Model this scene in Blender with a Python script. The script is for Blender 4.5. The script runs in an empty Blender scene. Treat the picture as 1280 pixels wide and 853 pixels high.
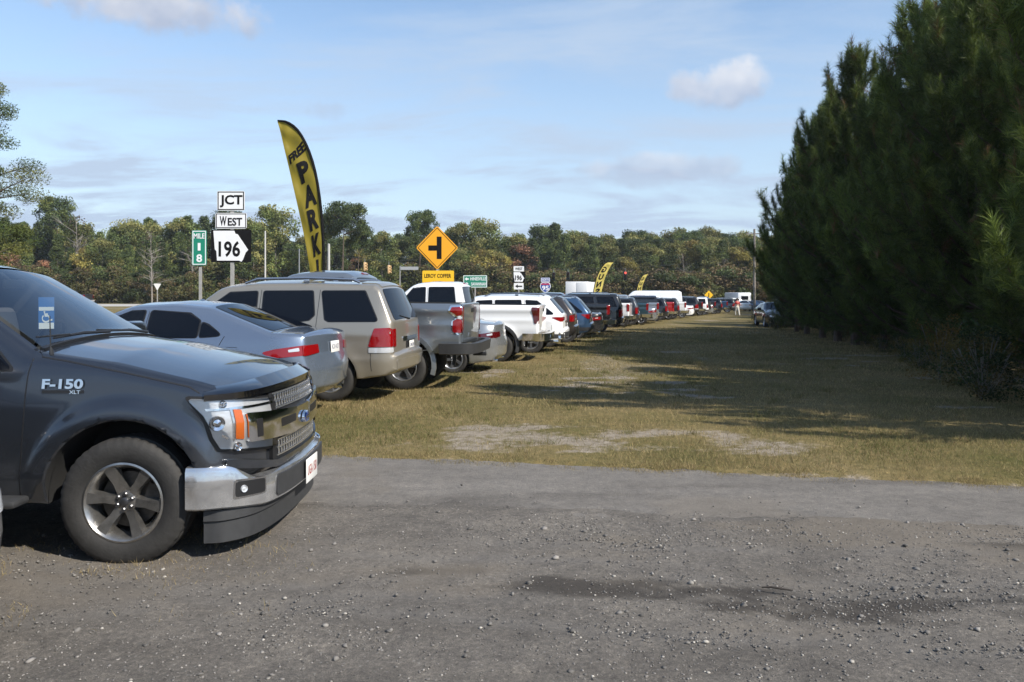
import bpy, bmesh, math, random
import numpy as np
from mathutils import Vector, Matrix
from mathutils.geometry import delaunay_2d_cdt

R = math.radians
random.seed(7)
rng = np.random.default_rng(11)
S = bpy.context.scene
COL = S.collection

# ------------------------------------------------------------------ camera
FPX, HZ, EYE = 980.0, 366.0, 1.71          # focal length and horizon in photo pixels, eye height in metres
cam = bpy.data.cameras.new('camera')
cam.sensor_width = 36.0
cam.lens = FPX / 1280 * 36
cam.shift_y = -(426.5 - HZ) / 1280
cam.clip_start, cam.clip_end = 0.05, 3000
cam_o = bpy.data.objects.new('camera', cam)
COL.objects.link(cam_o)
cam_o.location = (0, 0, EYE)
cam_o.rotation_euler = (R(90), 0, 0)
S.camera = cam_o

# ------------------------------------------------------------------ light
SUN_ELEV = 41.0
SUN_H = Vector((0.80, -0.60, 0)).normalized()      # horizontal direction towards the sun: right and behind
sd = Vector((SUN_H.x * math.cos(R(SUN_ELEV)), SUN_H.y * math.cos(R(SUN_ELEV)), math.sin(R(SUN_ELEV))))
sun = bpy.data.lights.new('sun', 'SUN')
sun.energy = 4.8
sun.angle = R(0.53)
sun.color = (1.0, 0.93, 0.82)
sun_o = bpy.data.objects.new('sun', sun)
COL.objects.link(sun_o)
sun_o.location = (30, -30, 40)
sun_o.rotation_euler = sd.to_track_quat('Z', 'Y').to_euler()

W = bpy.data.worlds.new('World')
S.world = W
W.cycles.sampling_method = 'MANUAL'
W.cycles.sample_map_resolution = 512
W.use_nodes = True
wt = W.node_tree
wt.nodes.clear()


def nd(tree, typ, **kw):
    n = tree.nodes.new(typ)
    for k, v in kw.items():
        if k.startswith('i_'):
            key = k[2:]
            key = int(key) if key.isdigit() else key.replace('_', ' ')
            n.inputs[key].default_value = v
        else:
            setattr(n, k, v)
    return n


def sky_world():
    t = wt
    L = t.links.new
    sky = nd(t, 'ShaderNodeTexSky', sky_type='NISHITA', sun_disc=False)
    sky.sun_elevation = R(SUN_ELEV)
    sky.sun_rotation = math.atan2(SUN_H.x, SUN_H.y)
    sky.air_density, sky.dust_density, sky.ozone_density = 1.1, 0.12, 2.0
    geo = nd(t, 'ShaderNodeTexCoord')
    sep = nd(t, 'ShaderNodeSeparateXYZ')
    L(geo.outputs['Generated'], sep.inputs[0])
    zc = nd(t, 'ShaderNodeMath', operation='MAXIMUM', i_1=0.0)
    L(sep.outputs['Z'], zc.inputs[0])
    za = nd(t, 'ShaderNodeMath', operation='ADD', i_1=0.12)
    L(zc.outputs[0], za.inputs[0])
    dv = nd(t, 'ShaderNodeVectorMath', operation='DIVIDE')
    cz = nd(t, 'ShaderNodeCombineXYZ')
    for i in range(3):
        L(za.outputs[0], cz.inputs[i])
    L(geo.outputs['Generated'], dv.inputs[0])
    L(cz.outputs[0], dv.inputs[1])
    # thin high streaks over the whole sky
    mp = nd(t, 'ShaderNodeMapping')
    mp.inputs['Scale'].default_value = (0.6, 1.15, 0.0)
    mp.inputs['Rotation'].default_value = (0, 0, R(24))
    mp.inputs['Location'].default_value = (3.1, 0.7, 0)
    L(dv.outputs[0], mp.inputs[0])
    n1 = nd(t, 'ShaderNodeTexNoise', i_Scale=1.5, i_Detail=6.0, i_Roughness=0.62, i_Distortion=0.5)
    L(mp.outputs[0], n1.inputs['Vector'])
    r1 = nd(t, 'ShaderNodeMapRange', i_1=0.41, i_2=0.72, i_3=0.0, i_4=0.74)
    r1.interpolation_type = 'SMOOTHSTEP'
    L(n1.outputs[0], r1.inputs[0])
    # a whitening of the air towards the horizon, all the way round
    hz = nd(t, 'ShaderNodeMapRange', i_1=0.0, i_2=0.36, i_3=0.85, i_4=0.0)
    L(zc.outputs[0], hz.inputs[0])
    add = nd(t, 'ShaderNodeMath', operation='ADD', use_clamp=True)
    L(r1.outputs[0], add.inputs[0])
    L(hz.outputs[0], add.inputs[1])
    mx = nd(t, 'ShaderNodeMix', data_type='RGBA')
    mx.inputs['B'].default_value = (2.85, 3.55, 4.55, 1)
    L(add.outputs[0], mx.inputs['Factor'])
    L(sky.outputs[0], mx.inputs['A'])
    last = mx.outputs['Result']
    # a few small fair-weather clouds, each with its own direction and size
    nz = nd(t, 'ShaderNodeTexNoise', i_Scale=11.0, i_Detail=5.0, i_Roughness=0.62)
    L(geo.outputs['Generated'], nz.inputs['Vector'])
    nsh = nd(t, 'ShaderNodeTexNoise', i_Scale=16.0, i_Detail=3.0, i_Roughness=0.55)
    L(geo.outputs['Generated'], nsh.inputs['Vector'])
    for (px, py, sx, sy, amt, shade) in ((190, 6, .135, .034, 1.0, .35), (912, 103, .062, .032, .85, .15), (825, 212, .12, .022, .6, .6),
                                         (405, 140, .028, .018, .5, 1.0),):
        d = Vector(((px - 640) / FPX, 1.0, (HZ - py) / FPX)).normalized()
        rgt = d.cross(Vector((0, 0, 1))).normalized()
        up = rgt.cross(d).normalized()
        dots = []
        for ax, sc in ((rgt, sx), (up, sy)):
            dt = nd(t, 'ShaderNodeVectorMath', operation='DOT_PRODUCT')
            dt.inputs[1].default_value = ax / sc
            L(geo.outputs['Generated'], dt.inputs[0])
            dots.append(dt)
        fw = nd(t, 'ShaderNodeVectorMath', operation='DOT_PRODUCT')
        fw.inputs[1].default_value = d
        L(geo.outputs['Generated'], fw.inputs[0])
        front = nd(t, 'ShaderNodeMath', operation='GREATER_THAN', i_1=0.0)
        L(fw.outputs['Value'], front.inputs[0])
        sq = []
        for dt in dots:
            p = nd(t, 'ShaderNodeMath', operation='MULTIPLY')
            L(dt.outputs['Value'], p.inputs[0])
            L(dt.outputs['Value'], p.inputs[1])
            sq.append(p)
        sm = nd(t, 'ShaderNodeMath', operation='ADD')
        L(sq[0].outputs[0], sm.inputs[0])
        L(sq[1].outputs[0], sm.inputs[1])
        # soft edge torn by noise
        a = nd(t, 'ShaderNodeMath', operation='MULTIPLY_ADD', i_1=3.8, i_2=-1.2)
        L(nz.outputs[0], a.inputs[0])
        b = nd(t, 'ShaderNodeMath', operation='SUBTRACT')
        L(a.outputs[0], b.inputs[0])
        L(sm.outputs[0], b.inputs[1])
        m = nd(t, 'ShaderNodeMapRange', i_1=-0.30, i_2=0.65, i_3=0.0, i_4=amt)
        m.interpolation_type = 'SMOOTHSTEP'
        L(b.outputs[0], m.inputs[0])
        m2 = nd(t, 'ShaderNodeMath', operation='MULTIPLY')
        L(m.outputs[0], m2.inputs[0])
        L(front.outputs[0], m2.inputs[1])
        # lit top, bluish grey underside
        sh = nd(t, 'ShaderNodeMath', operation='MULTIPLY_ADD', i_1=0.45)
        L(dots[1].outputs['Value'], sh.inputs[0])
        sv = nd(t, 'ShaderNodeMath', operation='MULTIPLY_ADD', i_1=1.6, i_2=-0.3 - shade * .8)
        L(nsh.outputs[0], sv.inputs[0])
        L(sv.outputs[0], sh.inputs[2])
        cl = nd(t, 'ShaderNodeMix', data_type='RGBA', clamp_factor=True)
        cl.inputs['A'].default_value = (2.55, 2.95, 3.8, 1)
        cl.inputs['B'].default_value = (5.2, 5.2, 5.3, 1)
        L(sh.outputs[0], cl.inputs['Factor'])
        o = nd(t, 'ShaderNodeMix', data_type='RGBA')
        L(m2.outputs[0], o.inputs['Factor'])
        L(last, o.inputs['A'])
        L(cl.outputs['Result'], o.inputs['B'])
        last = o.outputs['Result']
    bg = nd(t, 'ShaderNodeBackground', i_Strength=0.125)
    out = nd(t, 'ShaderNodeOutputWorld')
    L(last, bg.inputs['Color'])
    L(bg.outputs[0], out.inputs['Surface'])


sky_world()
S.view_settings.view_transform = 'Standard'
S.view_settings.look = 'None'
S.view_settings.exposure = 0.6
S.view_settings.gamma = 1.0
S.view_settings.use_curve_mapping = False
S.render.engine = 'CYCLES'
S.cycles.max_bounces = 6
S.cycles.diffuse_bounces = 3
S.cycles.glossy_bounces = 4
S.cycles.transparent_max_bounces = 12
S.cycles.caustics_reflective = False
S.cycles.caustics_refractive = False
S.cycles.use_denoising = True


# ------------------------------------------------------------------ helpers
def px_at(px, py, Y):
    """point on the ray of a photo pixel at depth Y"""
    return Vector(((px - 640) / FPX * Y, Y, EYE - (py - HZ) / FPX * Y))


def sstep(x, a, b):
    t = np.clip((np.asarray(x, float) - a) / (b - a), 0, 1)
    return t * t * (3 - 2 * t)


_perm = np.random.default_rng(3).random((64, 64))


def vnoise(x, y, f=1.0, o=0.0):
    x = np.asarray(x, float) * f + 17.3 + o
    y = np.asarray(y, float) * f + 5.9 + o * 1.7
    xi, yi = np.floor(x).astype(int), np.floor(y).astype(int)
    fx, fy = x - xi, y - yi
    fx, fy = fx * fx * (3 - 2 * fx), fy * fy * (3 - 2 * fy)
    g = lambda a, b: _perm[a % 64, b % 64]
    return (g(xi, yi) * (1 - fx) + g(xi + 1, yi) * fx) * (1 - fy) + (g(xi, yi + 1) * (1 - fx) + g(xi + 1, yi + 1) * fx) * fy


def fbm(x, y, f=1.0, n=4, o=0.0):
    s, a, t = 0, 1, 0
    for i in range(n):
        s = s + a * vnoise(x, y, f * 2.03 ** i, o + i * 9.1)
        t += a
        a *= .55
    return s / t


def ground_z(x, y):
    x, y = np.asarray(x, float), np.asarray(y, float)
    side = sstep(x, -16, 2)
    z = -0.0085 * np.maximum(0, y - 18) * side * (1 - .0 * y)
    z = np.where(y > 130, -0.0085 * 112 * side, z)
    z = z - 0.10 * sstep(y, 11, 15) * sstep(x, -14, -8)
    z = z + 0.12 * np.exp(-((x + 5) / 3.5) ** 2 - ((y - 10.7) / 1.25) ** 2)
    return z


def gz(x, y):
    return float(ground_z(x, y))


def link(o, parent=None):
    COL.objects.link(o)
    if parent:
        o.parent = parent
    return o


def empty(name, loc=(0, 0, 0), rz=0.0, parent=None):
    o = bpy.data.objects.new(name, None)
    o.empty_display_size = .2
    o.location = loc
    o.rotation_euler = (0, 0, rz)
    return link(o, parent)


def tag(o, label=None, cat=None, group=None, kind=None):
    for k, v in (('label', label), ('category', cat), ('group', group), ('kind', kind)):
        if v:
            o[k] = v
    return o


def mesh_obj(name, verts, faces, mat, parent=None, smooth=True, angle=40, midx=None):
    me = bpy.data.meshes.new(name)
    me.from_pydata([tuple(v) for v in verts], [], [tuple(f) for f in faces])
    mats = mat if isinstance(mat, (list, tuple)) else [mat]
    for m in mats:
        me.materials.append(m)
    if midx is not None:
        me.polygons.foreach_set('material_index', np.asarray(midx, np.int32))
    if smooth:
        me.polygons.foreach_set('use_smooth', np.ones(len(me.polygons), bool))
        if angle < 180:
            me.set_sharp_from_angle(angle=R(angle))
    me.update()
    o = bpy.data.objects.new(name, me)
    return link(o, parent)


def copy_tree(o, parent=None):
    c = o.copy()
    COL.objects.link(c)
    c.parent = parent
    for ch in list(o.children):
        copy_tree(ch, c)
    return c


class MB:
    """collects simple solids into one mesh"""

    def __init__(s):
        s.v, s.f = [], []

    def add(s, verts, faces):
        n = len(s.v)
        s.v += [tuple(v) for v in verts]
        s.f += [tuple(i + n for i in f) for f in faces]
        return s

    def box(s, c, d, M=None, bev=0.0):
        x, y, z = d[0] / 2, d[1] / 2, d[2] / 2
        if bev > 0:
            b = min(bev, x * .9, y * .9, z * .9)
            pts, fs = [], []
            bm = bmesh.new()
            bmesh.ops.create_cube(bm, size=1)
            for v in bm.verts:
                v.co = Vector((v.co.x * d[0], v.co.y * d[1], v.co.z * d[2]))
            bmesh.ops.bevel(bm, geom=bm.edges[:], offset=b, segments=2, affect='EDGES', profile=.5)
            bm.verts.index_update()
            pts = [v.co.copy() for v in bm.verts]
            fs = [[v.index for v in f.verts] for f in bm.faces]
            bm.free()
        else:
            pts = [Vector((sx * x, sy * y, sz * z)) for sx in (-1, 1) for sy in (-1, 1) for sz in (-1, 1)]
            fs = [(0, 1, 3, 2), (4, 6, 7, 5), (0, 4, 5, 1), (2, 3, 7, 6), (0, 2, 6, 4), (1, 5, 7, 3)]
        if M is not None:
            pts = [M @ p for p in pts]
        s.add([Vector(c) + p for p in pts], fs)
        return s

    def tube(s, pts, rad, n=8, cap=True):
        pts = [Vector(p) for p in pts]
        m = len(pts)
        rad = [rad] * m if not hasattr(rad, '__len__') else rad
        rings = []
        up = Vector((0, 0, 1))
        for i, p in enumerate(pts):
            t = (pts[min(i + 1, m - 1)] - pts[max(i - 1, 0)]).normalized()
            ref = up if abs(t.z) < .95 else Vector((1, 0, 0))
            a = t.cross(ref).normalized()
            b = t.cross(a).normalized()
            rings.append([p + (a * math.cos(q) + b * math.sin(q)) * rad[i] for q in [2 * math.pi * j / n for j in range(n)]])
        vs = [v for r in rings for v in r]
        fs = [(i * n + j, i * n + (j + 1) % n, (i + 1) * n + (j + 1) % n, (i + 1) * n + j) for i in range(m - 1) for j in range(n)]
        if cap:
            fs += [tuple(range(n))[::-1], tuple((m - 1) * n + j for j in range(n))]
        s.add(vs, fs)
        return s

    def lathe(s, prof, n=32, c=(0, 0, 0), axis='y', closed=False, wob=None):
        """prof: (axial, radius) pairs turned round an axis"""
        vs, fs = [], []
        m = len(prof)
        for j in range(n):
            q = 2 * math.pi * j / n
            for k, (a, r) in enumerate(prof):
                rr = r + (wob(j, k) if wob else 0)
                if axis == 'y':
                    vs.append((c[0] + rr * math.cos(q), c[1] + a, c[2] + rr * math.sin(q)))
                else:
                    vs.append((c[0] + rr * math.cos(q), c[1] + rr * math.sin(q), c[2] + a))
        mm = m if closed else m - 1
        for j in range(n):
            j2 = (j + 1) % n
            for k in range(mm):
                k2 = (k + 1) % m
                fs.append((j * m + k, j * m + k2, j2 * m + k2, j2 * m + k))
        s.add(vs, fs)
        return s

    def build(s, name, mat, parent=None, smooth=True, angle=35):
        return mesh_obj(name, s.v, s.f, mat, parent, smooth, angle)


# ------------------------------------------------------------------ materials
MATS = {}


def mat_new(name):
    m = bpy.data.materials.new(name)
    m.use_nodes = True
    t = m.node_tree
    b = t.nodes['Principled BSDF']
    return m, t, b


def simple(name, col, rough=.5, metal=0.0, coat=0.0, spec=.5, var=0.0, vscale=20.0, bump=0.0, bscale=80.0, emit=None):
    if name in MATS:
        return MATS[name]
    m, t, b = mat_new(name)
    b.inputs['Base Color'].default_value = (*col, 1)
    b.inputs['Roughness'].default_value = rough
    b.inputs['Metallic'].default_value = metal
    b.inputs['Coat Weight'].default_value = coat
    b.inputs['Coat Roughness'].default_value = .04
    b.inputs['Specular IOR Level'].default_value = spec
    tc = nd(t, 'ShaderNodeTexCoord')
    if var > 0:
        n = nd(t, 'ShaderNodeTexNoise', i_Scale=vscale, i_Detail=5.0, i_Roughness=.6)
        t.links.new(tc.outputs['Object'], n.inputs['Vector'])
        r = nd(t, 'ShaderNodeMapRange', i_1=.3, i_2=.7, i_3=1 - var, i_4=1 + var)
        t.links.new(n.outputs[0], r.inputs[0])
        x = nd(t, 'ShaderNodeMix', data_type='RGBA', blend_type='MULTIPLY', i_Factor=1.0)
        x.inputs['A'].default_value = (*col, 1)
        t.links.new(r.outputs[0], x.inputs['B'])
        t.links.new(x.outputs['Result'], b.inputs['Base Color'])
    if bump > 0:
        n = nd(t, 'ShaderNodeTexNoise', i_Scale=bscale, i_Detail=4.0)
        t.links.new(tc.outputs['Object'], n.inputs['Vector'])
        u = nd(t, 'ShaderNodeBump', i_Strength=bump, i_Distance=.01)
        t.links.new(n.outputs[0], u.inputs['Height'])
        t.links.new(u.outputs[0], b.inputs['Normal'])
    if emit:
        b.inputs['Emission Color'].default_value = (*emit[:3], 1)
        b.inputs['Emission Strength'].default_value = emit[3]
    MATS[name] = m
    return m


def paint(name, col, metal=.0, rough=.3, dust=.35):
    """car paint: clear coat over (metallic) base, road dust on the sills"""
    if name in MATS:
        return MATS[name]
    m, t, b = mat_new(name)
    L = t.links.new
    tc = nd(t, 'ShaderNodeTexCoord')
    sp = nd(t, 'ShaderNodeSeparateXYZ')
    L(tc.outputs['Object'], sp.inputs[0])
    n = nd(t, 'ShaderNodeTexNoise', i_Scale=5.0, i_Detail=7.0, i_Roughness=.65)
    L(tc.outputs['Object'], n.inputs['Vector'])
    h = nd(t, 'ShaderNodeMapRange', i_1=.25, i_2=.85, i_3=dust, i_4=.02)
    L(sp.outputs['Z'], h.inputs[0])
    f = nd(t, 'ShaderNodeMath', operation='MULTIPLY', use_clamp=True)
    nr = nd(t, 'ShaderNodeMapRange', i_1=.3, i_2=.75, i_3=.2, i_4=1.2)
    L(n.outputs[0], nr.inputs[0])
    L(h.outputs[0], f.inputs[0])
    L(nr.outputs[0], f.inputs[1])
    x = nd(t, 'ShaderNodeMix', data_type='RGBA')
    x.inputs['A'].default_value = (*col, 1)
    x.inputs['B'].default_value = (.20, .18, .155, 1)
    L(f.outputs[0], x.inputs['Factor'])
    L(x.outputs['Result'], b.inputs['Base Color'])
    mm = nd(t, 'ShaderNodeMath', operation='MULTIPLY_ADD', i_1=-metal, i_2=metal)
    L(f.outputs[0], mm.inputs[0])
    L(mm.outputs[0], b.inputs['Metallic'])
    b.inputs['Roughness'].default_value = rough
    cw = nd(t, 'ShaderNodeMath', operation='MULTIPLY_ADD', i_1=-1.0, i_2=1.0, use_clamp=True)
    L(f.outputs[0], cw.inputs[0])
    L(cw.outputs[0], b.inputs['Coat Weight'])
    b.inputs['Coat Roughness'].default_value = .035
    MATS[name] = m
    return m


GLASS = simple('dark_glass', (.003, .004, .007), .02, 0, 0, .32)
TRIM = simple('black_trim', (.012, .012, .013), .45)
PLASTIC = simple('grey_plastic', (.03, .031, .033), .55, var=.15)
UNDER = simple('underbody', (.012, .012, .012), .8)
RUBBER = simple('tyre_rubber', (.022, .021, .020), .75, var=.3, vscale=12, bump=.2, bscale=60)
CHROME = simple('chrome', (.75, .76, .78), .08, 1.0)
ALLOY = simple('alloy', (.42, .43, .45), .28, .9)
ALLOY_DK = simple('alloy_dark', (.10, .10, .105), .35, .8)
RED = simple('red_lens', (.20, .003, .004), .12, 0, .8)
REDDK = simple('dark_red_lens', (.07, .003, .004), .12, 0, .8)
CLEAR = simple('clear_lens', (.55, .57, .6), .12, .3, .8)
AMBER = simple('amber_lens', (.50, .10, .006), .15, 0, .6)
PLATE = simple('plate_white', (.72, .72, .70), .4)
INK = simple('black_ink', (.012, .012, .014), .55)
STEEL = simple('galvanised', (.30, .31, .32), .45, .6, var=.15)
# ------------------------------------------------------------------ surface kit
def fpath(ctrl, h, closed=True):
    """polyline with filleted corners. ctrl: dicts x,z,fr,(r,c,m,open,name). Returns arrays of position, k (control parameter) and
    the attributes of the segment that follows each control point."""
    n = len(ctrl)
    P = [Vector((c['x'], c['z'])) for c in ctrl]
    out = []
    rng_ = range(n)
    T = []
    for i in rng_:
        a, b, c = P[i - 1], P[i], P[(i + 1) % n]
        fr = ctrl[i].get('fr', 0.0)
        if not closed and i in (0, n - 1):
            fr = 0
        d1, d2 = (a - b), (c - b)
        l1, l2 = d1.length, d2.length
        if fr <= 0 or l1 < 1e-6 or l2 < 1e-6:
            T.append((0, b, b, None))
            continue
        d1, d2 = d1 / l1, d2 / l2
        ang = math.acos(max(-1, min(1, d1.dot(d2))))
        if ang > math.pi - .02:
            T.append((0, b, b, None))
            continue
        cut = min(fr / math.tan(ang / 2), .47 * l1, .47 * l2)
        T.append((cut, b + d1 * cut, b + d2 * cut, ang))
    last = n if closed else n - 1
    for i in rng_:
        cut, p0, p1, ang = T[i]
        if cut > 0:
            m = max(2, int((math.pi - ang) / .22) + 1)
            for j in range(m + 1):
                t = j / m
                q = p0 * (1 - t) ** 2 + P[i] * 2 * t * (1 - t) + p1 * t * t
                out.append((q.x, q.y, i + (t - .5) * .3, i if t >= .5 else (i - 1) % n))
        else:
            out.append((P[i].x, P[i].y, float(i), i))
        if i < last:
            q0, q1 = p1, T[(i + 1) % n][1]
            L = (q1 - q0).length
            m = int(L / h)
            for j in range(1, m + 1):
                t = j / (m + 1)
                q = q0.lerp(q1, t)
                out.append((q.x, q.y, i + .15 + .7 * t, i))
    return out


def seg_dist(px, pz, bx, bz):
    """distance of points to a closed polyline; also index of the nearest segment"""
    ax, az = bx, bz
    cx, cz = np.roll(bx, -1) - bx, np.roll(bz, -1) - bz
    L2 = np.maximum(cx * cx + cz * cz, 1e-12)
    best = np.full(len(px), 1e9)
    idx = np.zeros(len(px), int)
    for s0 in range(0, len(px), 4000):
        X, Z = px[s0:s0 + 4000, None], pz[s0:s0 + 4000, None]
        t = np.clip(((X - ax) * cx + (Z - az) * cz) / L2, 0, 1)
        d = np.hypot(X - ax - t * cx, Z - az - t * cz)
        i = d.argmin(1)
        idx[s0:s0 + 4000] = i
        best[s0:s0 + 4000] = d[np.arange(len(i)), i]
    return best, idx


def inside(px, pz, bx, bz):
    c = np.zeros(len(px), bool)
    j = len(bx) - 1
    for i in range(len(bx)):
        m = ((bz[i] > pz) != (bz[j] > pz))
        if bz[j] != bz[i]:
            xx = (bx[j] - bx[i]) * (pz - bz[i]) / (bz[j] - bz[i]) + bx[i]
            c ^= m & (px < xx)
        j = i
    return c


def cdt(bpts, ipts):
    nb = len(bpts)
    vs = [Vector(p) for p in bpts] + [Vector(p) for p in ipts]
    ed = [(i, (i + 1) % nb) for i in range(nb)]
    v, e, f, ov, oe, of = delaunay_2d_cdt(vs, ed, [list(range(nb))], 1, 1e-6)
    bmap = [None] * nb
    for i, o in enumerate(ov):
        for q in o:
            if q < nb:
                bmap[q] = i
    return v, f, bmap


def make_w(zs, ws, xf, lf, af, xr, lr, ar, pf=2.6, pr=2.6, feats=(), blur=.03):
    zz = np.linspace(min(zs) - .3, max(zs) + .3, 600)
    ww = np.interp(zz, zs, ws)
    n = max(1, int(blur / (zz[1] - zz[0])))
    ker = np.ones(2 * n + 1) / (2 * n + 1)
    ww = np.convolve(np.pad(ww, n, mode='edge'), ker, 'valid')

    def w(x, z):
        x, z = np.asarray(x, float), np.asarray(z, float)
        o = np.interp(z, zz, ww)
        o = o - af * np.clip(1 - (xf - x) / lf, 0, 1.2) ** pf - ar * np.clip(1 - (x - xr) / lr, 0, 1.2) ** pr
        for f in feats:
            o = o + f(x, z)
        return np.maximum(o, .05)
    return w


class Body:
    """a car body: its side outline inflated to the half-width w(x, z), edges rounded, closed across by crowned strips"""

    def __init__(s, ctrl, w, h=.07, ny=8, arches=()):
        s.ctrl, s.w, s.arches = ctrl, w, arches
        o = fpath(ctrl, h)
        s.bx = np.array([q[0] for q in o])
        s.bz = np.array([q[1] for q in o])
        s.bk = np.array([q[2] for q in o])
        seg = [q[3] for q in o]
        g = lambda key, d: np.array([ctrl[i].get(key, d) for i in seg], float)
        s.br, s.bc, s.bm, s.bo = g('r', .05), g('c', .02), g('m', 0), g('open', 0)
        for a in ('br', 'bc'):
            v = getattr(s, a)
            for _ in range(2):
                v = (np.roll(v, 1) + 2 * v + np.roll(v, -1)) / 4
            setattr(s, a, v)
        area = np.sum(s.bx * np.roll(s.bz, -1) - np.roll(s.bx, -1) * s.bz)
        s.sgn = 1 if area > 0 else -1
        tx, tz = np.roll(s.bx, -1) - np.roll(s.bx, 1), np.roll(s.bz, -1) - np.roll(s.bz, 1)
        l = np.maximum(np.hypot(tx, tz), 1e-9)
        s.nx, s.nz = s.sgn * tz / l, -s.sgn * tx / l
        s.yb = s.w(s.bx, s.bz) - s.br
        s.h, s.ny = h, ny
        s.K = {c['name']: i for i, c in enumerate(ctrl) if c.get('name')}

    def y(s, x, z):
        x, z = np.atleast_1d(np.asarray(x, float)), np.atleast_1d(np.asarray(z, float))
        d, i = seg_dist(x, z, s.bx, s.bz)
        r = np.maximum(s.br[i], 1e-4)
        q = np.clip(1 - d / r, 0, 1)
        return s.w(x, z) - r * (1 - np.sqrt(np.maximum(0, 1 - q * q)))

    def build(s, name, mats, parent):
        nb = len(s.bx)
        ip = []
        for fr in (.15, .42, .75, 1.1):
            rx, rz = s.bx - s.nx * s.br * fr, s.bz - s.nz * s.br * fr
            d, _ = seg_dist(rx, rz, s.bx, s.bz)
            ok = inside(rx, rz, s.bx, s.bz) & (d > .85 * s.br * fr) & (s.br * fr > .006)
            ip += list(zip(rx[ok], rz[ok]))
        gx, gzz = np.meshgrid(np.arange(s.bx.min(), s.bx.max(), s.h), np.arange(s.bz.min(), s.bz.max(), s.h * .62))
        gx, gzz = gx.ravel(), gzz.ravel()
        ok = inside(gx, gzz, s.bx, s.bz)
        gx, gzz = gx[ok], gzz[ok]
        d, i = seg_dist(gx, gzz, s.bx, s.bz)
        ok = d > s.br[i] * 1.15 + s.h * .3
        for (cx, cz, Ra) in s.arches:
            ok &= np.abs(np.hypot(gx - cx, gzz - cz) - Ra - .08) > .13
        ip += list(zip(gx[ok], gzz[ok]))
        for (cx, cz, Ra) in s.arches:
            for q, dd in enumerate((.025, .05, .075, .10, .125, .15, .175, .205)):
                aa = np.radians(np.arange(-30, 211, 2.5))
                rx, rz = cx + (Ra + dd) * np.cos(aa), cz + (Ra + dd) * np.sin(aa)
                k = inside(rx, rz, s.bx, s.bz)
                d, i = seg_dist(rx, rz, s.bx, s.bz)
                k &= d > np.maximum(s.br[i] * 1.1, .02)
                ip += list(zip(rx[k], rz[k]))
        v2, f2, bmap = cdt(list(zip(s.bx, s.bz)), ip)
        vx = np.array([v[0] for v in v2])
        vz = np.array([v[1] for v in v2])
        vy = s.y(vx, vz)
        for q, b in enumerate(bmap):
            vy[b] = s.yb[q]
        n = len(v2)
        V = [(vx[i], vy[i], vz[i]) for i in range(n)] + [(vx[i], -vy[i], vz[i]) for i in range(n)]
        F, M = [], []
        for f in f2:
            f = list(f)
            a = (v2[f[1]] - v2[f[0]]).cross(v2[f[2]] - v2[f[0]])
            if a > 0:
                f = f[::-1]
            F.append(f)
            F.append([q + n for q in f[::-1]])
            M += [0, 0]
        cols = []
        for q in range(nb):
            c = [bmap[q]]
            for j in range(1, s.ny):
                t = 1 - 2 * j / s.ny
                k = s.bc[q] * (1 - t * t)
                V.append((s.bx[q] + s.nx[q] * k, s.yb[q] * t, s.bz[q] + s.nz[q] * k))
                c.append(len(V) - 1)
            c.append(bmap[q] + n)
            cols.append(c)
        for q in range(nb):
            if s.bo[q] > 0:
                continue
            a, b = cols[q], cols[(q + 1) % nb]
            for j in range(s.ny):
                f = [a[j], b[j], b[j + 1], a[j + 1]]
                F.append(f if s.sgn < 0 else f[::-1])
                M.append(int(s.bm[q]))
        return mesh_obj(name, V, F, mats, parent, True, 38, M)

    # mappings -------------------------------------------------------
    def side(s, sg):
        def m(u, v, off):
            y = s.y(u, v) + off
            return np.stack([np.asarray(u, float), sg * y, np.asarray(v, float)], 1)
        m.flip = sg > 0
        return m

    def strip(s):
        o = np.argsort(s.bk)
        k, x, z, nx, nz, yb, c = (a[o] for a in (s.bk, s.bx, s.bz, s.nx, s.nz, s.yb, s.bc))

        def m(u, v, off):
            u, v = np.asarray(u, float), np.asarray(v, float)
            g = lambda a: np.interp(u, k, a)
            cc = g(c) * (1 - v * v) + off
            return np.stack([g(x) + g(nx) * cc, g(yb) * v, g(z) + g(nz) * cc], 1)
        m.flip = False
        return m


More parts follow.
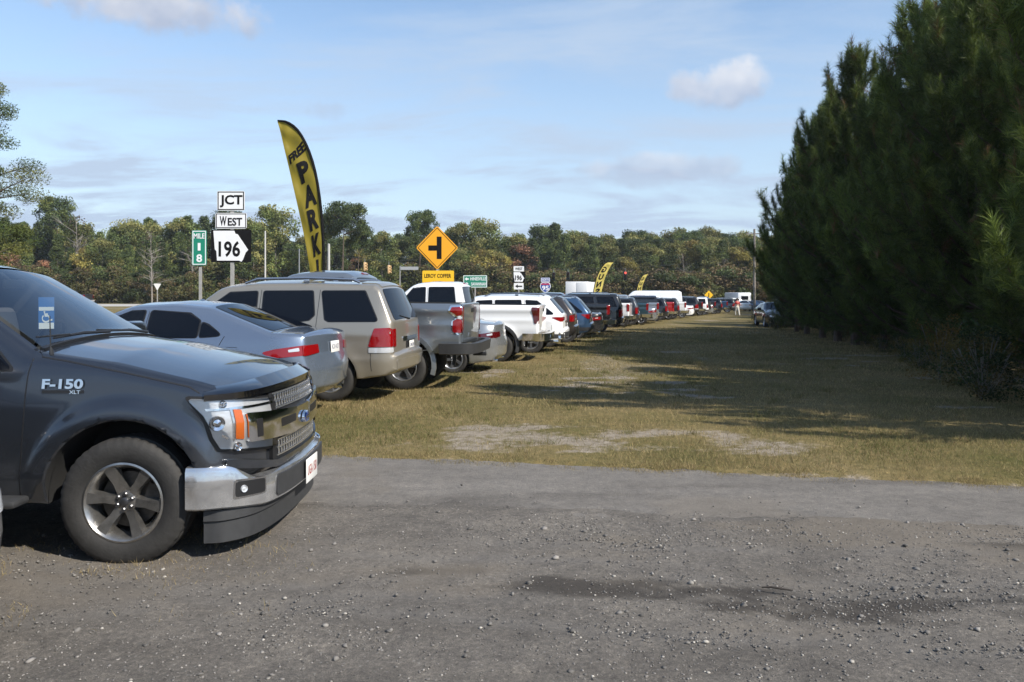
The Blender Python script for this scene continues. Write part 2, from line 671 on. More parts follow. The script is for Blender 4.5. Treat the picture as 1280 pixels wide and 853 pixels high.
def patch(name, poly, mp, off, mat, parent, skirt=.02, res=.08, fr=0.0, angle=35, off0=None):
    """a panel whose outline is given in the (u, v) of a mapping, raised by off, with a rim going back by skirt"""
    ctrl = [dict(x=p[0], z=p[1], fr=(p[2] if len(p) > 2 else fr)) for p in poly]
    o = fpath(ctrl, res)
    bx, bz = np.array([q[0] for q in o]), np.array([q[1] for q in o])
    keep = np.hypot(bx - np.roll(bx, 1), bz - np.roll(bz, 1)) > 1e-5
    bx, bz = bx[keep], bz[keep]
    gx, gzz = np.meshgrid(np.arange(bx.min() + res / 2, bx.max(), res), np.arange(bz.min() + res / 2, bz.max(), res))
    gx, gzz = gx.ravel(), gzz.ravel()
    if len(gx):
        ok = inside(gx, gzz, bx, bz)
        gx, gzz = gx[ok], gzz[ok]
    if len(gx):
        d, _ = seg_dist(gx, gzz, bx, bz)
        ok = d > res * .3
        gx, gzz = gx[ok], gzz[ok]
    v2, f2, bmap = cdt(list(zip(bx, bz)), list(zip(gx, gzz)))
    u, v = np.array([p[0] for p in v2]), np.array([p[1] for p in v2])
    top = mp(u, v, off)
    low = mp(bx, bz, off - skirt)
    n = len(v2)
    V = [tuple(p) for p in top] + [tuple(p) for p in low]
    F = []
    for f in f2:
        f = list(f)
        a = (v2[f[1]] - v2[f[0]]).cross(v2[f[2]] - v2[f[0]])
        F.append(f if (a > 0) != bool(mp.flip) else f[::-1])
    nb = len(bx)
    area = np.sum(bx * np.roll(bz, -1) - np.roll(bx, -1) * bz)
    for i in range(nb):
        j = (i + 1) % nb
        q = [bmap[i], bmap[j], n + j, n + i]
        F.append(q if (area > 0) == bool(mp.flip) else q[::-1])
    return mesh_obj(name, V, F, mat, parent, True, angle)


def ribbon(pts, wd, h=.05):
    """outline of a thin line through 2-D points, as a polygon"""
    P = [Vector(p) for p in pts]
    q = []
    for i, p in enumerate(P):
        t = (P[min(i + 1, len(P) - 1)] - P[max(i - 1, 0)]).normalized()
        q.append((p, Vector((-t.y, t.x)) * wd / 2))
    return [tuple(p + n) for p, n in q] + [tuple(p - n) for p, n in q[::-1]]


def text_mesh(body, size=1.0, bold=0.0, spacing=1.0):
    """2-D triangles of a string, centred, cap height = size"""
    c = bpy.data.curves.new('t', 'FONT')
    c.body = body
    c.size = 1.0
    c.offset = bold
    c.space_character = spacing
    c.align_x = 'CENTER'
    c.resolution_u = 3
    o = bpy.data.objects.new('t', c)
    COL.objects.link(o)
    dg = bpy.context.evaluated_depsgraph_get()
    dg.update()
    me = bpy.data.meshes.new_from_object(o.evaluated_get(dg))
    co = np.array([v.co[:] for v in me.vertices])[:, :2]
    fs = [tuple(p.vertices) for p in me.polygons]
    bpy.data.objects.remove(o)
    bpy.data.curves.remove(c)
    bpy.data.meshes.remove(me)
    mn, mxx = co.min(0), co.max(0)
    co = co - (mn + mxx) / 2
    sc = size / (mxx[1] - mn[1])
    return co * sc, fs


def lettering(name, body, W_, H_, place, mat, parent, bold=.0, off=.003, subdiv=False):
    """flat raised letters W_ wide and H_ tall; place(u, v, off) maps the text plane into space"""
    co, fs = text_mesh(body, 1.0, bold)
    ext = co.max(0) - co.min(0)
    co = co * np.array([W_ / ext[0], H_ / ext[1]])
    me = bpy.data.meshes.new(name)
    me.from_pydata([(p[0], p[1], 0) for p in co], [], fs)
    if subdiv:
        bm = bmesh.new()
        bm.from_mesh(me)
        bmesh.ops.triangulate(bm, faces=bm.faces[:])
        bmesh.ops.subdivide_edges(bm, edges=[e for e in bm.edges if e.calc_length() > .06], cuts=3)
        bmesh.ops.triangulate(bm, faces=bm.faces[:])
        bm.to_mesh(me)
        bm.free()
    u = np.array([v.co.x for v in me.vertices])
    v = np.array([q.co.y for q in me.vertices])
    pos = place(u, v, off)
    for i, q in enumerate(me.vertices):
        q.co = pos[i]
    me.materials.append(mat)
    me.update()
    o = bpy.data.objects.new(name, me)
    return link(o, parent)


def disc_map(o, u, v):
    o, u, v = Vector(o), Vector(u), Vector(v)
    n = u.cross(v).normalized()

    def m(a, b, off):
        a, b = np.asarray(a, float), np.asarray(b, float)
        return np.array(o)[None] + a[:, None] * np.array(u)[None] + b[:, None] * np.array(v)[None] + off * np.array(n)[None]
    m.flip = False
    return m


# ------------------------------------------------------------------ wheels
_wheel_cache = {}


def wheel_meshes(Rt, rim, wd, style, seg):
    key = (round(Rt, 3), round(rim, 3), round(wd, 3), style, seg)
    if key in _wheel_cache:
        return _wheel_cache[key]
    h = wd / 2
    tyre = MB()
    prof = [(-h * .80, rim - .005), (-h * .90, rim + .012), (-h * 1.0, rim + (Rt - rim) * .38), (-h * .99, rim + (Rt - rim) * .68),
            (-h * .90, Rt - .022), (-h * .76, Rt - .005), (-h * .55, Rt - .001), (-h * .50, Rt - .010), (-h * .42, Rt - .010), (-h * .38, Rt),
            (0, Rt + .001), (h * .38, Rt), (h * .42, Rt - .010), (h * .50, Rt - .010), (h * .55, Rt - .001), (h * .76, Rt - .005),
            (h * .90, Rt - .022), (h * .99, rim + (Rt - rim) * .68), (h * 1.0, rim + (Rt - rim) * .38), (h * .90, rim + .012), (h * .80, rim - .005)]
    tread = {4: .005, 5: .006, 6: .006, 14: .006, 15: .006, 16: .005} if seg >= 60 else {}
    tyre.lathe(prof, seg, wob=lambda j, k: -(tread.get(k, 0) if (j % 3 == 0) else 0) if tread else 0)
    t = tyre.build('tyre', RUBBER, None, True, 30)
    al = ALLOY_DK if 'dark' in style else (simple('alloy_smoked', (.36, .35, .335), .27, .9, var=.3, vscale=14) if 'F' in style else ALLOY)
    rm = MB()
    rm.lathe([(-h * .78, rim - .004), (-h * .90, rim + .006), (-h * .93, rim - .006), (-h * .80, rim - .022), (-h * .35, rim - .045),
              (h * .3, rim - .05), (h * .8, rim - .02)], max(24, seg // 2))
    # spokes
    n = 6 if '6' in style else (10 if '10' in style else 5)
    hub = rim * .30
    for i in range(n):
        q = 2 * math.pi * (i + .25) / n
        er, et = Vector((math.cos(q), 0, math.sin(q))), Vector((-math.sin(q), 0, math.cos(q)))
        w0, w1 = (rim * .13, rim * .175) if n <= 6 else (rim * .07, rim * .09)
        st = []
        for (rr, ww, ya, yb) in ((hub * .7, w0 * 1.25, -h * .62, -h * .3), (rim * .5, w0, -h * .70, -h * .38), (rim * .78, w1, -h * .80, -h * .45), (rim * .985, w1 * 1.25, -h * .86, -h * .5)):
            c = er * rr
            st.append([c + et * ww + Vector((0, yb, 0)), c + et * ww * .72 + Vector((0, ya, 0)), c - et * ww * .72 + Vector((0, ya, 0)), c - et * ww + Vector((0, yb, 0))])
        vs = [v for r_ in st for v in r_]
        fs = [(a * 4 + b, a * 4 + (b + 1) % 4, a * 4 + 4 + (b + 1) % 4, a * 4 + 4 + b) for a in range(3) for b in range(4)]
        rm.add(vs, fs)
    rm.lathe([(-h * .35, 0.001), (-h * .66, .001), (-h * .68, hub * .5), (-h * .62, hub * .95), (-h * .35, hub)], 20)
    r = rm.build('rim', al, None, True, 28)
    bk = MB()
    bk.lathe([(-h * .12, .02), (-h * .12, rim * .72), (h * .05, rim * .74), (h * .05, .02)], 24)
    bk.box((rim * .55, -h * .1, rim * .3), (.10, .07, .16))
    b = bk.build('brake_disc', simple('brake_iron', (.10, .09, .08), .5, .7, var=.3), None)
    ln = MB()
    nn = 6 if '6' in style else 5
    for i in range(nn):
        q = 2 * math.pi * (i + .75) / nn
        ln.lathe([(-h * .60, .016), (-h * .74, .014), (-h * .78, .008), (-h * .78, .001)], 8, c=(math.cos(q) * hub * .66, 0, math.sin(q) * hub * .66))
    ln.lathe([(-h * .64, hub * .38), (-h * .76, hub * .36), (-h * .79, hub * .25), (-h * .79, .001)], 16)
    l = ln.build('hub_cap', ALLOY_DK if 'F' in style else al, None, True, 30)
    res = []
    for o in (t, r, b, l):
        me = o.data
        bpy.data.objects.remove(o)
        res.append((me.name.split('.')[0], me))
    _wheel_cache[key] = res
    return res


def add_wheel(parent, x, y, Rt, rim, wd, style, seg=48, steer=0.0, spin=0.0, sink=.012):
    """outer face towards the sign of y"""
    e = empty('wheel', (x, y, Rt - sink), 0, parent)
    e.rotation_euler = (0, spin, (math.pi if y > 0 else 0) + steer)
    for nm, me in wheel_meshes(Rt, rim, wd, style, seg):
        link(bpy.data.objects.new(nm, me), e)
    return e


def C(x, z, fr=0.05, r=.05, c=.02, m=0, name=None, op=0):
    return dict(x=x, z=z, fr=fr, r=r, c=c, m=m, name=name, open=op)


def arch(cx, cz, Ra, zb, n=14, to_left=True):
    """control points of a wheel arch cut, walked from larger to smaller x"""
    a0 = math.asin((zb - cz) / Ra)
    pts = []
    for j in range(n + 1):
        a = a0 + (math.pi - 2 * a0) * j / n
        pts.append(C(cx + Ra * math.cos(a), cz + Ra * math.sin(a), 0, .014, 0, 1))
    return pts


def flare(cx, cz, Ra, amt, wid):
    def f(x, z):
        d = np.hypot(x - cx, z - cz) - Ra
        return amt * np.exp(-np.clip(d, 0, 9) ** 2 / (2 * wid * wid)) * (z > cz - .25)
    return f


def crease(z0, amt, wid, x0=-9, x1=9):
    def f(x, z):
        return amt * np.exp(-((z - z0) / wid) ** 2) * sstep(x, x0, x0 + .3) * (1 - sstep(x, x1 - .3, x1))
    return f
# ------------------------------------------------------------------ vehicles: x forward from the rear bumper, y left, z up
def rear_map(B, i0='rb', i1='rt'):
    a, b = sorted((B.K[i0], B.K[i1]))
    m = (B.bk >= a - .2) & (B.bk <= b + .2)
    o = np.argsort(B.bz[m])
    z, x, c, yb = (q[m][o] for q in (B.bz, B.bx, B.bc, B.yb))

    def f(u, v, off):
        u, v = np.asarray(u, float), np.asarray(v, float)
        X, Cc, Y = np.interp(v, z, x), np.interp(v, z, c), np.interp(v, z, yb)
        sgx = -1 if i0[0] == 'r' else 1
        t = np.clip(np.abs(u) / Y, 0, 1)
        xx = X + sgx * (Cc * (1 - t * t) + off)
        out = np.abs(u) > Y
        if out.any():
            lo, hi = X[out].copy(), X[out] - sgx * .7
            for _ in range(26):
                mid = (lo + hi) / 2
                big = B.y(mid, v[out]) > np.abs(u[out])
                hi = np.where(big, mid, hi)
                lo = np.where(big, lo, mid)
            xx[out] = (lo + hi) / 2 + sgx * off
        return np.stack([xx, u, v], 1)
    f.flip = i0[0] == 'r'
    return f


def mirror_pair(fn):
    for sg in (1, -1):
        fn(sg)


def mir(poly, sg):
    return [(p[0] * sg, *p[1:]) for p in poly]


def side_mirror(root, x, y, z, mat, s=1.0):
    for sg in (1, -1):
        mb = MB()
        mb.tube([(x, sg * (y - .02), z - .03), (x - .02, sg * (y + .10), z - .01)], [.035 * s, .03 * s], 8)
        M = Matrix.Rotation(R(-12 * sg), 3, 'Z')
        mb.box((x - .03, sg * (y + .20 * s), z + .05 * s), (.10 * s, .24 * s, .17 * s), M, .035 * s)
        mb.build('side_mirror', mat, root)


def door_handle(B, root, pts, mat):
    for (x, z) in pts:
        for sg in (1, -1):
            yy = float(B.y(x, z)[0])
            mb = MB()
            mb.box((x, sg * (yy + .022), z), (.20, .022, .028), None, .009)
            for q in (-.08, .08):
                mb.box((x + q, sg * (yy + .008), z), (.025, .03, .022), None, .004)
            mb.build('door_handle', mat, root)


def add_plate(root, M4, text, col=None, w=.305, h=.152, bold=0.01, named='license_plate'):
    p = MB()
    p.box((0, 0, 0), (w, h, .006), None, .0025)
    o = p.build(named, PLATE, root)
    o.matrix_local = M4
    if text:
        lettering('plate_number', text, w * .8, h * .42, lambda u, v, off: np.stack([u, v, 0 * u + .0045], 1), col or simple('plate_ink', (.05, .06, .14), .5), o, bold)
    return o


def frame_at(p, normal, up=(0, 0, 1)):
    n = Vector(normal).normalized()
    x = Vector(up).cross(n).normalized()
    y = n.cross(x)
    M = Matrix.Identity(4)
    for i in range(3):
        M[i][0], M[i][1], M[i][2], M[i][3] = x[i], y[i], n[i], p[i]
    return M


def fit_glass(B, root, panes, ws=None, bl=None, trim=.016, both=True, glass=None, res=.1):
    """side panes with black surrounds, windscreen and rear window"""
    for poly in panes:
        cx, cz = np.mean([p[0] for p in poly]), np.mean([p[1] for p in poly])
        big = []
        for p in poly:
            d = Vector((p[0] - cx, p[1] - cz))
            d = d + d.normalized() * trim * 1.3
            big.append((cx + d.x, cz + d.y, .05))
        for sg in (1, -1) if both else (1,):
            w_ = patch('window', poly, B.side(sg), .006, glass or GLASS, root, .012, res, .035)
            if trim > 0:
                patch('window_trim', big, B.side(sg), .002, TRIM, w_, .008, res, .045)
    st = B.strip()
    for nm, q in (('windscreen', ws), ('rear_window', bl)):
        if q:
            k0, k1, f = q
            patch(nm, [(k0, -f, .08), (k1, -f * .97, .08), (k1, f * .97, .08), (k0, f, .08)], st, .006, glass or GLASS, root, .012, .12, .05)


def seams(B, root, lines, wd=.009, sides=(1, -1)):
    for ln in lines:
        for sg in sides:
            patch('panel_gap', ribbon(ln, wd), B.side(sg), .0012, TRIM, root, .004, .06)


def lip(B, root, cx, cz, Ra, mat, wd=.05, a0=-5, a1=185, off=.012, name='wheel_arch_trim'):
    n = 18
    pts = [(cx + (Ra + wd) * math.cos(R(a0 + (a1 - a0) * i / n)), cz + (Ra + wd) * math.sin(R(a0 + (a1 - a0) * i / n))) for i in range(n + 1)]
    pts += [(cx + (Ra + .002) * math.cos(R(a1 - (a1 - a0) * i / n)), cz + (Ra + .002) * math.sin(R(a1 - (a1 - a0) * i / n))) for i in range(n + 1)]
    for sg in (1, -1):
        patch(name, pts, B.side(sg), off, mat, root, off + .02, .09)


def sweep_bar(path, prof, name, mat, parent, angle=35, close=True):
    """profile (outward, z) swept along a plan path (x, y); closed profile"""
    P = [Vector((p[0], p[1])) for p in path]
    n = len(P)
    V, F = [], []
    for i, p in enumerate(P):
        t = (P[min(i + 1, n - 1)] - P[max(i - 1, 0)]).normalized()
        nn = Vector((t.y, -t.x))
        pr = prof(i / (n - 1)) if callable(prof) else prof
        m = len(pr)
        for (o, z) in pr:
            q = p + nn * o
            V.append((q.x, q.y, z))
    for i in range(n - 1):
        for j in range(m):
            F.append((i * m + j, i * m + (j + 1) % m, (i + 1) * m + (j + 1) % m, (i + 1) * m + j))
    F.append(tuple(range(m))[::-1])
    F.append(tuple((n - 1) * m + j for j in range(m)))
    return mesh_obj(name, V, F, mat, parent, True, angle)


def smooth_path(pts, n=40):
    """Catmull-Rom through points"""
    P = [Vector(p) for p in pts]
    P = [P[0] * 2 - P[1]] + P + [P[-1] * 2 - P[-2]]
    out = []
    m = len(P) - 3
    for i in range(n + 1):
        u = i / n * m
        k = min(int(u), m - 1)
        t = u - k
        a, b, c, d = P[k:k + 4]
        out.append(.5 * ((2 * b) + (c - a) * t + (2 * a - 5 * b + 4 * c - d) * t * t + (3 * b - a - 3 * c + d) * t ** 3))
    return out


def root_at(name, loc, rz, label, cat, group):
    e = empty(name, loc, rz)
    tag(e, label, cat, group)
    return e


def sedan(root, mat, det=2, H=1.45, W=.90, L=4.72, style='alloy5', lens=RED, plate='PRK 2018', wheelR=.325, tl='wedge', duck=.0, front_text=None):
    sx, sz = L / 4.72, H / 1.45
    c = lambda x, z, *a, **k: C(x * sx, z * sz, *a, **k)
    rw, fw = 1.02 * sx, 3.74 * sx
    Ra = wheelR + .045
    low = .22
    ctrl = [c(.16, .27, .06, .05, .05, name='rb'), c(.03, .38, .08, .09, .10), c(.0, .60, .10, .08, .10), c(.06, .80, .06, .06, .09),
            c(.07, 1.03 + duck, .03, .035, .07, name='rt'), c(.13, 1.055 + duck, .05, .05, .03), c(.52, 1.085, .2, .05, .04, name='bl0'),
            c(1.45, 1.405, .5, .075, .05, name='bl1'), c(1.98, 1.45, .9, .08, .04), c(2.55, 1.425, .5, .07, .05, name='ws1'),
            c(3.50, 1.02, .15, .05, .045, name='ws0'), c(4.30, .87, .6, .06, .05), c(4.60, .72, .12, .08, .08, name='ft'),
            c(4.70, .52, .08, .10, .08), c(4.66, .24, .06, .05, .05, name='fb'), C(4.55 * sx, low, .03, .03, 0, 1)]
    ctrl += arch(fw, wheelR, Ra, low) + [C(fw - Ra - .06, low, .03, .03, 0, 1), C(rw + Ra + .06, low, .03, .03, 0, 1)] + arch(rw, wheelR, Ra, low) + [C(rw - Ra - .1, low, .03, .03, 0, 1)]
    w = make_w([.2, .3, .45, .62, .78, .95, 1.02, 1.2, 1.36, 1.46], [W - .07, W - .035, W - .012, W, W - .004, W - .035, W - .06, W - .145, W - .235, W - .30],
               4.7 * sx, .75, .36, 0, .55, .20, feats=(flare(fw, wheelR, Ra, .018, .07), flare(rw, wheelR, Ra, .02, .09), crease(.80 * sz, .012, .05, .3, 4.2)))
    B = Body(ctrl, w, .06 if det > 1 else .12, 10 if det > 1 else 5)
    B.build('body', [mat, UNDER], root)
    z0 = 1.0 * sz
    pan = [[(1.14 * sx, z0 + .045), (1.36 * sx, 1.17 * sz), (1.47 * sx, 1.22 * sz), (1.46 * sx, z0 + .025)],
           [(1.50 * sx, z0 + .02), (1.505 * sx, 1.235 * sz), (1.68 * sx, 1.325 * sz), (2.22 * sx, 1.365 * sz), (2.20 * sx, z0 + .015)],
           [(2.29 * sx, z0 + .015), (2.31 * sx, 1.365 * sz), (2.52 * sx, 1.35 * sz), (3.16 * sx, 1.09 * sz), (3.22 * sx, z0 + .02)]]
    K = B.K
    fit_glass(B, root, pan, (K['ws1'] + .2, K['ws0'] - .12, .93), (K['bl0'] + .15, K['bl1'] - .05, .9))
    seams(B, root, [[(2.25 * sx, z0 + .35 * sz), (2.245 * sx, z0), (2.23 * sx, .5), (2.26 * sx, .3)],
                    [(1.12 * sx, z0 + .04), (1.22 * sx, .83), (1.33 * sx, .62), (1.45 * sx, .42), (1.5 * sx, .3)],
                    [(3.28 * sx, z0), (3.32 * sx, .6), (3.25 * sx, .3)], [(.46 * sx, .74), (.30 * sx, .60), (.26 * sx, .42)]])
    if det > 1:
        seams(B, root, [[(.93 * sx, .90), (1.10 * sx, .905), (1.12 * sx, .80), (.97 * sx, .785), (.925 * sx, .885)]], .006, (1,))
    door_handle(B, root, [(1.42 * sx, .83 * sz), (2.42 * sx, .83 * sz)], mat)
    side_mirror(root, 3.08 * sx, W - .08, z0 + .02, mat)
    rm = rear_map(B)
    fm = rear_map(B, 'fb', 'ft')
    for sg in (1, -1):
        a = patch('tail_light', [(.055, .80), (.075, .93), (.42, .885), (.60, .84), (.45, .77)], B.side(sg), .008, lens, root, .02, .06, .02)
        patch('reversing_lens', [(.13, .855), (.14, .90), (.26, .875), (.25, .845)], B.side(sg), .011, CLEAR, a, .008, .06, .01)
        patch('tail_light', mir([(.46, .82), (.48, .93), (W - .14, .925), (W - .13, .79)], sg), rm, .012, lens, root, .03, .06, .015)
        patch('headlight', mir([(.38, .60), (.42, .70), (.70, .72), (.70, .62)], sg), fm, .012, CLEAR, root, .03, .06, .02)
    patch('grille', [(-.34, .46), (-.38, .66), (.38, .66), (.34, .46)], fm, .008, TRIM, root, .02, .08, .03)
    bm_ = patch('bumper_insert', [(-.62, .26), (-.66, .36), (.66, .36), (.62, .26)], rm, .006, PLASTIC, root, .02, .08, .03)
    p = rm(np.array([0.]), np.array([.87]), .012)[0]
    add_plate(root, frame_at(p, (-1, 0, .05)), plate)
    for sg in (1, -1):
        t = MB()
        t.lathe([(-.02, .028), (.0, .034), (.10, .034)], 14, c=(0, 0, 0), axis='z')
        o = t.build('exhaust_tip', CHROME, root)
        o.location = (.07, sg * .52, .27)
        o.rotation_euler = (0, R(90), 0)
    if tl == 'wedge':
        m = MB()
        m.add([(2.02, -.025, H - .01), (2.02, .025, H - .01), (1.84, .02, H - .02), (1.84, -.02, H - .02), (1.86, 0, H + .055), (1.90, 0, H + .06)],
              [(0, 1, 5), (1, 2, 4, 5), (2, 3, 4), (3, 0, 5, 4)])
        m.build('antenna_fin', mat, root)
    seg = 48 if det > 1 else 24
    for x in (rw, fw):
        for sg in (1, -1):
            add_wheel(root, x, sg * (W - .115), wheelR, wheelR * .70, .215, style, seg, spin=random.random())
    return B


def suv(root, mat, det=2, L=5.2, H=1.90, W=.98, rake=.28, style='alloy5', wheelR=.385, clad=None, lens='block', plate='TGX 4471', rails=True, belt=1.22, tail=(.78, 1.16), round_rear=.0, glass_end=.0, spare=False, hoodz=None, nose=.0, rocker=.36, wheels=(1.08, 4.16)):
    bz = belt
    hz_ = hoodz or bz - .02
    rw, fw = wheels[0] * L / 5.2, wheels[1] * L / 5.2
    Ra = wheelR + .055
    low = rocker
    xr = rake
    ctrl = [C(.18, low + .05, .05, .05, .03, name='rb'), C(.02, low + .13, .05, .07, .07), C(.0, .72, .03, .07, .08), C(.075, .755, .03, .05, .06, name='step'),
            C(.085, bz + .02, .10, .05, .06, name='bl0'), C(.09 + xr * .82, H - .10, .06, .07, .05, name='rt'), C(.12 + xr, H - .03, .12, .09, .04, name='spo'), C(L * .30, H, 1.2, .10, .06),
            C(L * .46, H - .005, 1.2, .10, .06), C(L * .575, H - .07, .35, .08, .05, name='ws1'), C(L * .70, bz + .08, .12, .05, .05, name='ws0'),
            C(L * .90, hz_ - .02, .7, .06, .05), C(L * .968, hz_ - .12, .09, .07, .07, name='ft'), C(L * .985, .74, .05, .07, .08), C(L, .62, .05, .10, .08), C(L - .05, low + .02, .06, .05, .04, name='fb'),
            C(L - .2, low, .03, .03, 0, 1)]
    ctrl += arch(fw, wheelR, Ra, low) + [C(fw - Ra - .08, low, .03, .03, 0, 1), C(rw + Ra + .08, low, .03, .03, 0, 1)] + arch(rw, wheelR, Ra, low) + [C(rw - Ra - .1, low, .03, .03, 0, 1)]
    w = make_w([low, low + .12, .62, .85, bz - .10, bz, bz + .08, H - .2, H + .02], [W - .05, W - .02, W, W - .005, W - .03, W - .05, W - .075, W - .19, W - .26],
               L, .8, .34, 0, .42 + round_rear, .15 + round_rear * .3, feats=(flare(fw, wheelR, Ra, .022, .07), flare(rw, wheelR, Ra, .022, .07), crease(.66, .010, .03, .2, L - .3), crease(bz - .18, .010, .06, .1, L - .4)))
    B = Body(ctrl, w, .065 if det > 1 else .13, 10 if det > 1 else 5)
    B.build('body', [mat, UNDER], root)
    K = B.K
    t = H - .135
    g0, g1 = bz + .035, t
    e = glass_end
    fx = L / 5.2
    pan = [[(.31, g0), (.31 + xr * .85 + e, g1 - e * .25), (1.27 * fx, g1), (1.17 * fx, g0 + .03), (1.10 * fx, g0)],
           [(1.36 * fx, g0 + .10), (1.42 * fx, g1), (2.24 * fx, g1), (2.22 * fx, g0), (1.62 * fx, g0), (1.44 * fx, g0 + .02)],
           [(2.33 * fx, g0), (2.35 * fx, g1), (2.82 * fx, g1 - .03), (3.36 * fx, g0 + .06), (3.38 * fx, g0)]]
    fit_glass(B, root, pan, (K['ws1'] + .15, K['ws0'] - .12, .93), (K['bl0'] + .16, K['rt'] - .14, .93))
    seams(B, root, [[(2.285 * fx, t + .02), (2.28 * fx, bz), (2.27 * fx, .5), (2.30 * fx, low + .06)],
                    [(1.30 * fx, t + .02), (1.31 * fx, bz), (1.33 * fx, .98), (rw + Ra + .12, .72), (rw + Ra + .13, low + .06)],
                    [(3.44 * fx, bz), (3.48 * fx, .7), (3.42 * fx, low + .06)]])
    seams(B, root, [[(.41, tail[0] - .10), (.41, .60), (.40, low + .12)]])
    door_handle(B, root, [(1.52 * fx, bz - .14), (2.52 * fx, bz - .14)], mat)
    side_mirror(root, 3.22 * fx, W - .06, bz + .02, mat, 1.15)
    rm, fm = rear_map(B), rear_map(B, 'fb', 'ft')
    t0, t1 = tail
    for sg in (1, -1):
        if lens == 'block':
            a = patch('tail_light', [(.075, t0), (.095, t1 - .02), (.13, t1), (.36, t1 - .01), (.44, t0 + .03), (.44, t0)], B.side(sg), .012, RED, root, .03, .06, .03)
            patch('reversing_lens', [(.07, t0 - .09), (.075, t0 - .012), (.44, t0 - .012), (.44, t0 - .09)], B.side(sg), .010, CLEAR, root, .02, .06, .012)
            patch('tail_light', mir([(W - .22, t0), (W - .23, t1 - .02), (W - .13, t1 - .02), (W - .12, t0)], sg), rm, .012, RED, root, .03, .05, .01)
        elif lens == 'wedge':
            patch('tail_light', [(.07, t1), (.34, t1), (.42, t1 - .015), (.14, t0), (.08, t0)], B.side(sg), .010, RED, root, .03, .05, .015)
            patch('tail_light', mir([(W - .46, t0 + .05), (W - .46, t1), (W - .13, t1), (W - .13, t0)], sg), rm, .012, RED, root, .03, .06, .015)
        else:
            patch('tail_light', [(.075, t0), (.09, t1), (.22, t1 - .01), (.22, t0)], B.side(sg), .010, RED, root, .03, .05, .015)
            patch('tail_light', mir([(W - .30, t0), (W - .30, t1), (W - .13, t1), (W - .13, t0)], sg), rm, .012, RED, root, .03, .06, .015)
        patch('headlight', mir([(.45, hz_ - .34), (.45, hz_ - .16), (.80, hz_ - .16), (.80, hz_ - .32)], sg), fm, .014, CLEAR, root, .03, .07, .03)
    patch('grille', [(-.42, .70), (-.42, hz_ - .16), (.42, hz_ - .16), (.42, .70)], fm, .012, CHROME if det > 1 else TRIM, root, .03, .1, .03)
    patch('bumper_cover', [(-.80, low + .10), (-.84, .66), (.84, .66), (.80, low + .10)], rm, .008, clad or mat, root, .02, .1, .04)
    patch('tailgate_handle', [(-.45, .93), (-.45, 1.0), (.45, 1.0), (.45, .93)], rm, .012, CHROME, root, .02, .1, .02)
    patch('plate_recess', [(-.28, .76), (-.28, .92), (.28, .92), (.28, .76)], rm, .006, TRIM, root, .02, .1, .02)
    add_plate(root, frame_at(rm(np.array([0.]), np.array([.84]), .02)[0], (-1, 0, .03)), plate)
    if clad:
        for sg in (1, -1):
            patch('sill_cladding', [(rw + Ra + .02, low + .02), (rw + Ra + .04, low + .20), (fw - Ra - .04, low + .20), (fw - Ra - .02, low + .02)], B.side(sg), .012, clad, root, .03, .12, .03)
            patch('bumper_corner', [(.035, low + .12), (.02, .60), (rw - Ra - .06, .60), (rw - Ra - .03, low + .10)], B.side(sg), .010, clad, root, .03, .1, .03)
        for cx in (rw, fw):
            lip(B, root, cx, wheelR, Ra, clad, .055)
    if rails:
        for sg in (1, -1):
            yy = W - .30
            m = MB()
            m.tube([(L * .13, sg * yy, H + .0), (L * .15, sg * yy, H + .05), (L * .30, sg * yy, H + .075), (L * .46, sg * yy, H + .06), (L * .50, sg * yy, H - .01)], [.02, .022, .024, .022, .018], 8)
            m.box((L * .30, sg * yy, H + .03), (.10, .04, .06), None, .01)
            m.build('roof_rail', simple('rail_silver', (.45, .46, .48), .25, .9), root)
    patch('roof_spoiler', [(K['rt'] + .25, -.86), (K['spo'] + .3, -.86), (K['spo'] + .3, .86), (K['rt'] + .25, .86)], B.strip(), .016, mat, root, .02, .14, .05)
    wp = MB()
    p0 = rm(np.array([.05]), np.array([bz + .06]), .02)[0]
    p1 = rm(np.array([.46]), np.array([bz + .12]), .02)[0]
    wp.tube([p0, p1], [.014, .007], 6)
    wp.build('rear_wiper', TRIM, root)
    if spare:
        e_ = add_wheel(root, -.10, 0, wheelR, wheelR * .58, .24, style, 24)
        e_.location = (-.12, 0, 1.02)
        e_.rotation_euler = (0, 0, R(-90))
        e_.name = 'spare_wheel'
    seg = 48 if det > 1 else 24
    for x in (rw, fw):
        for sg in (1, -1):
            add_wheel(root, x, sg * (W - .14), wheelR, wheelR * .62, .255, style, seg, spin=random.random())
    return B


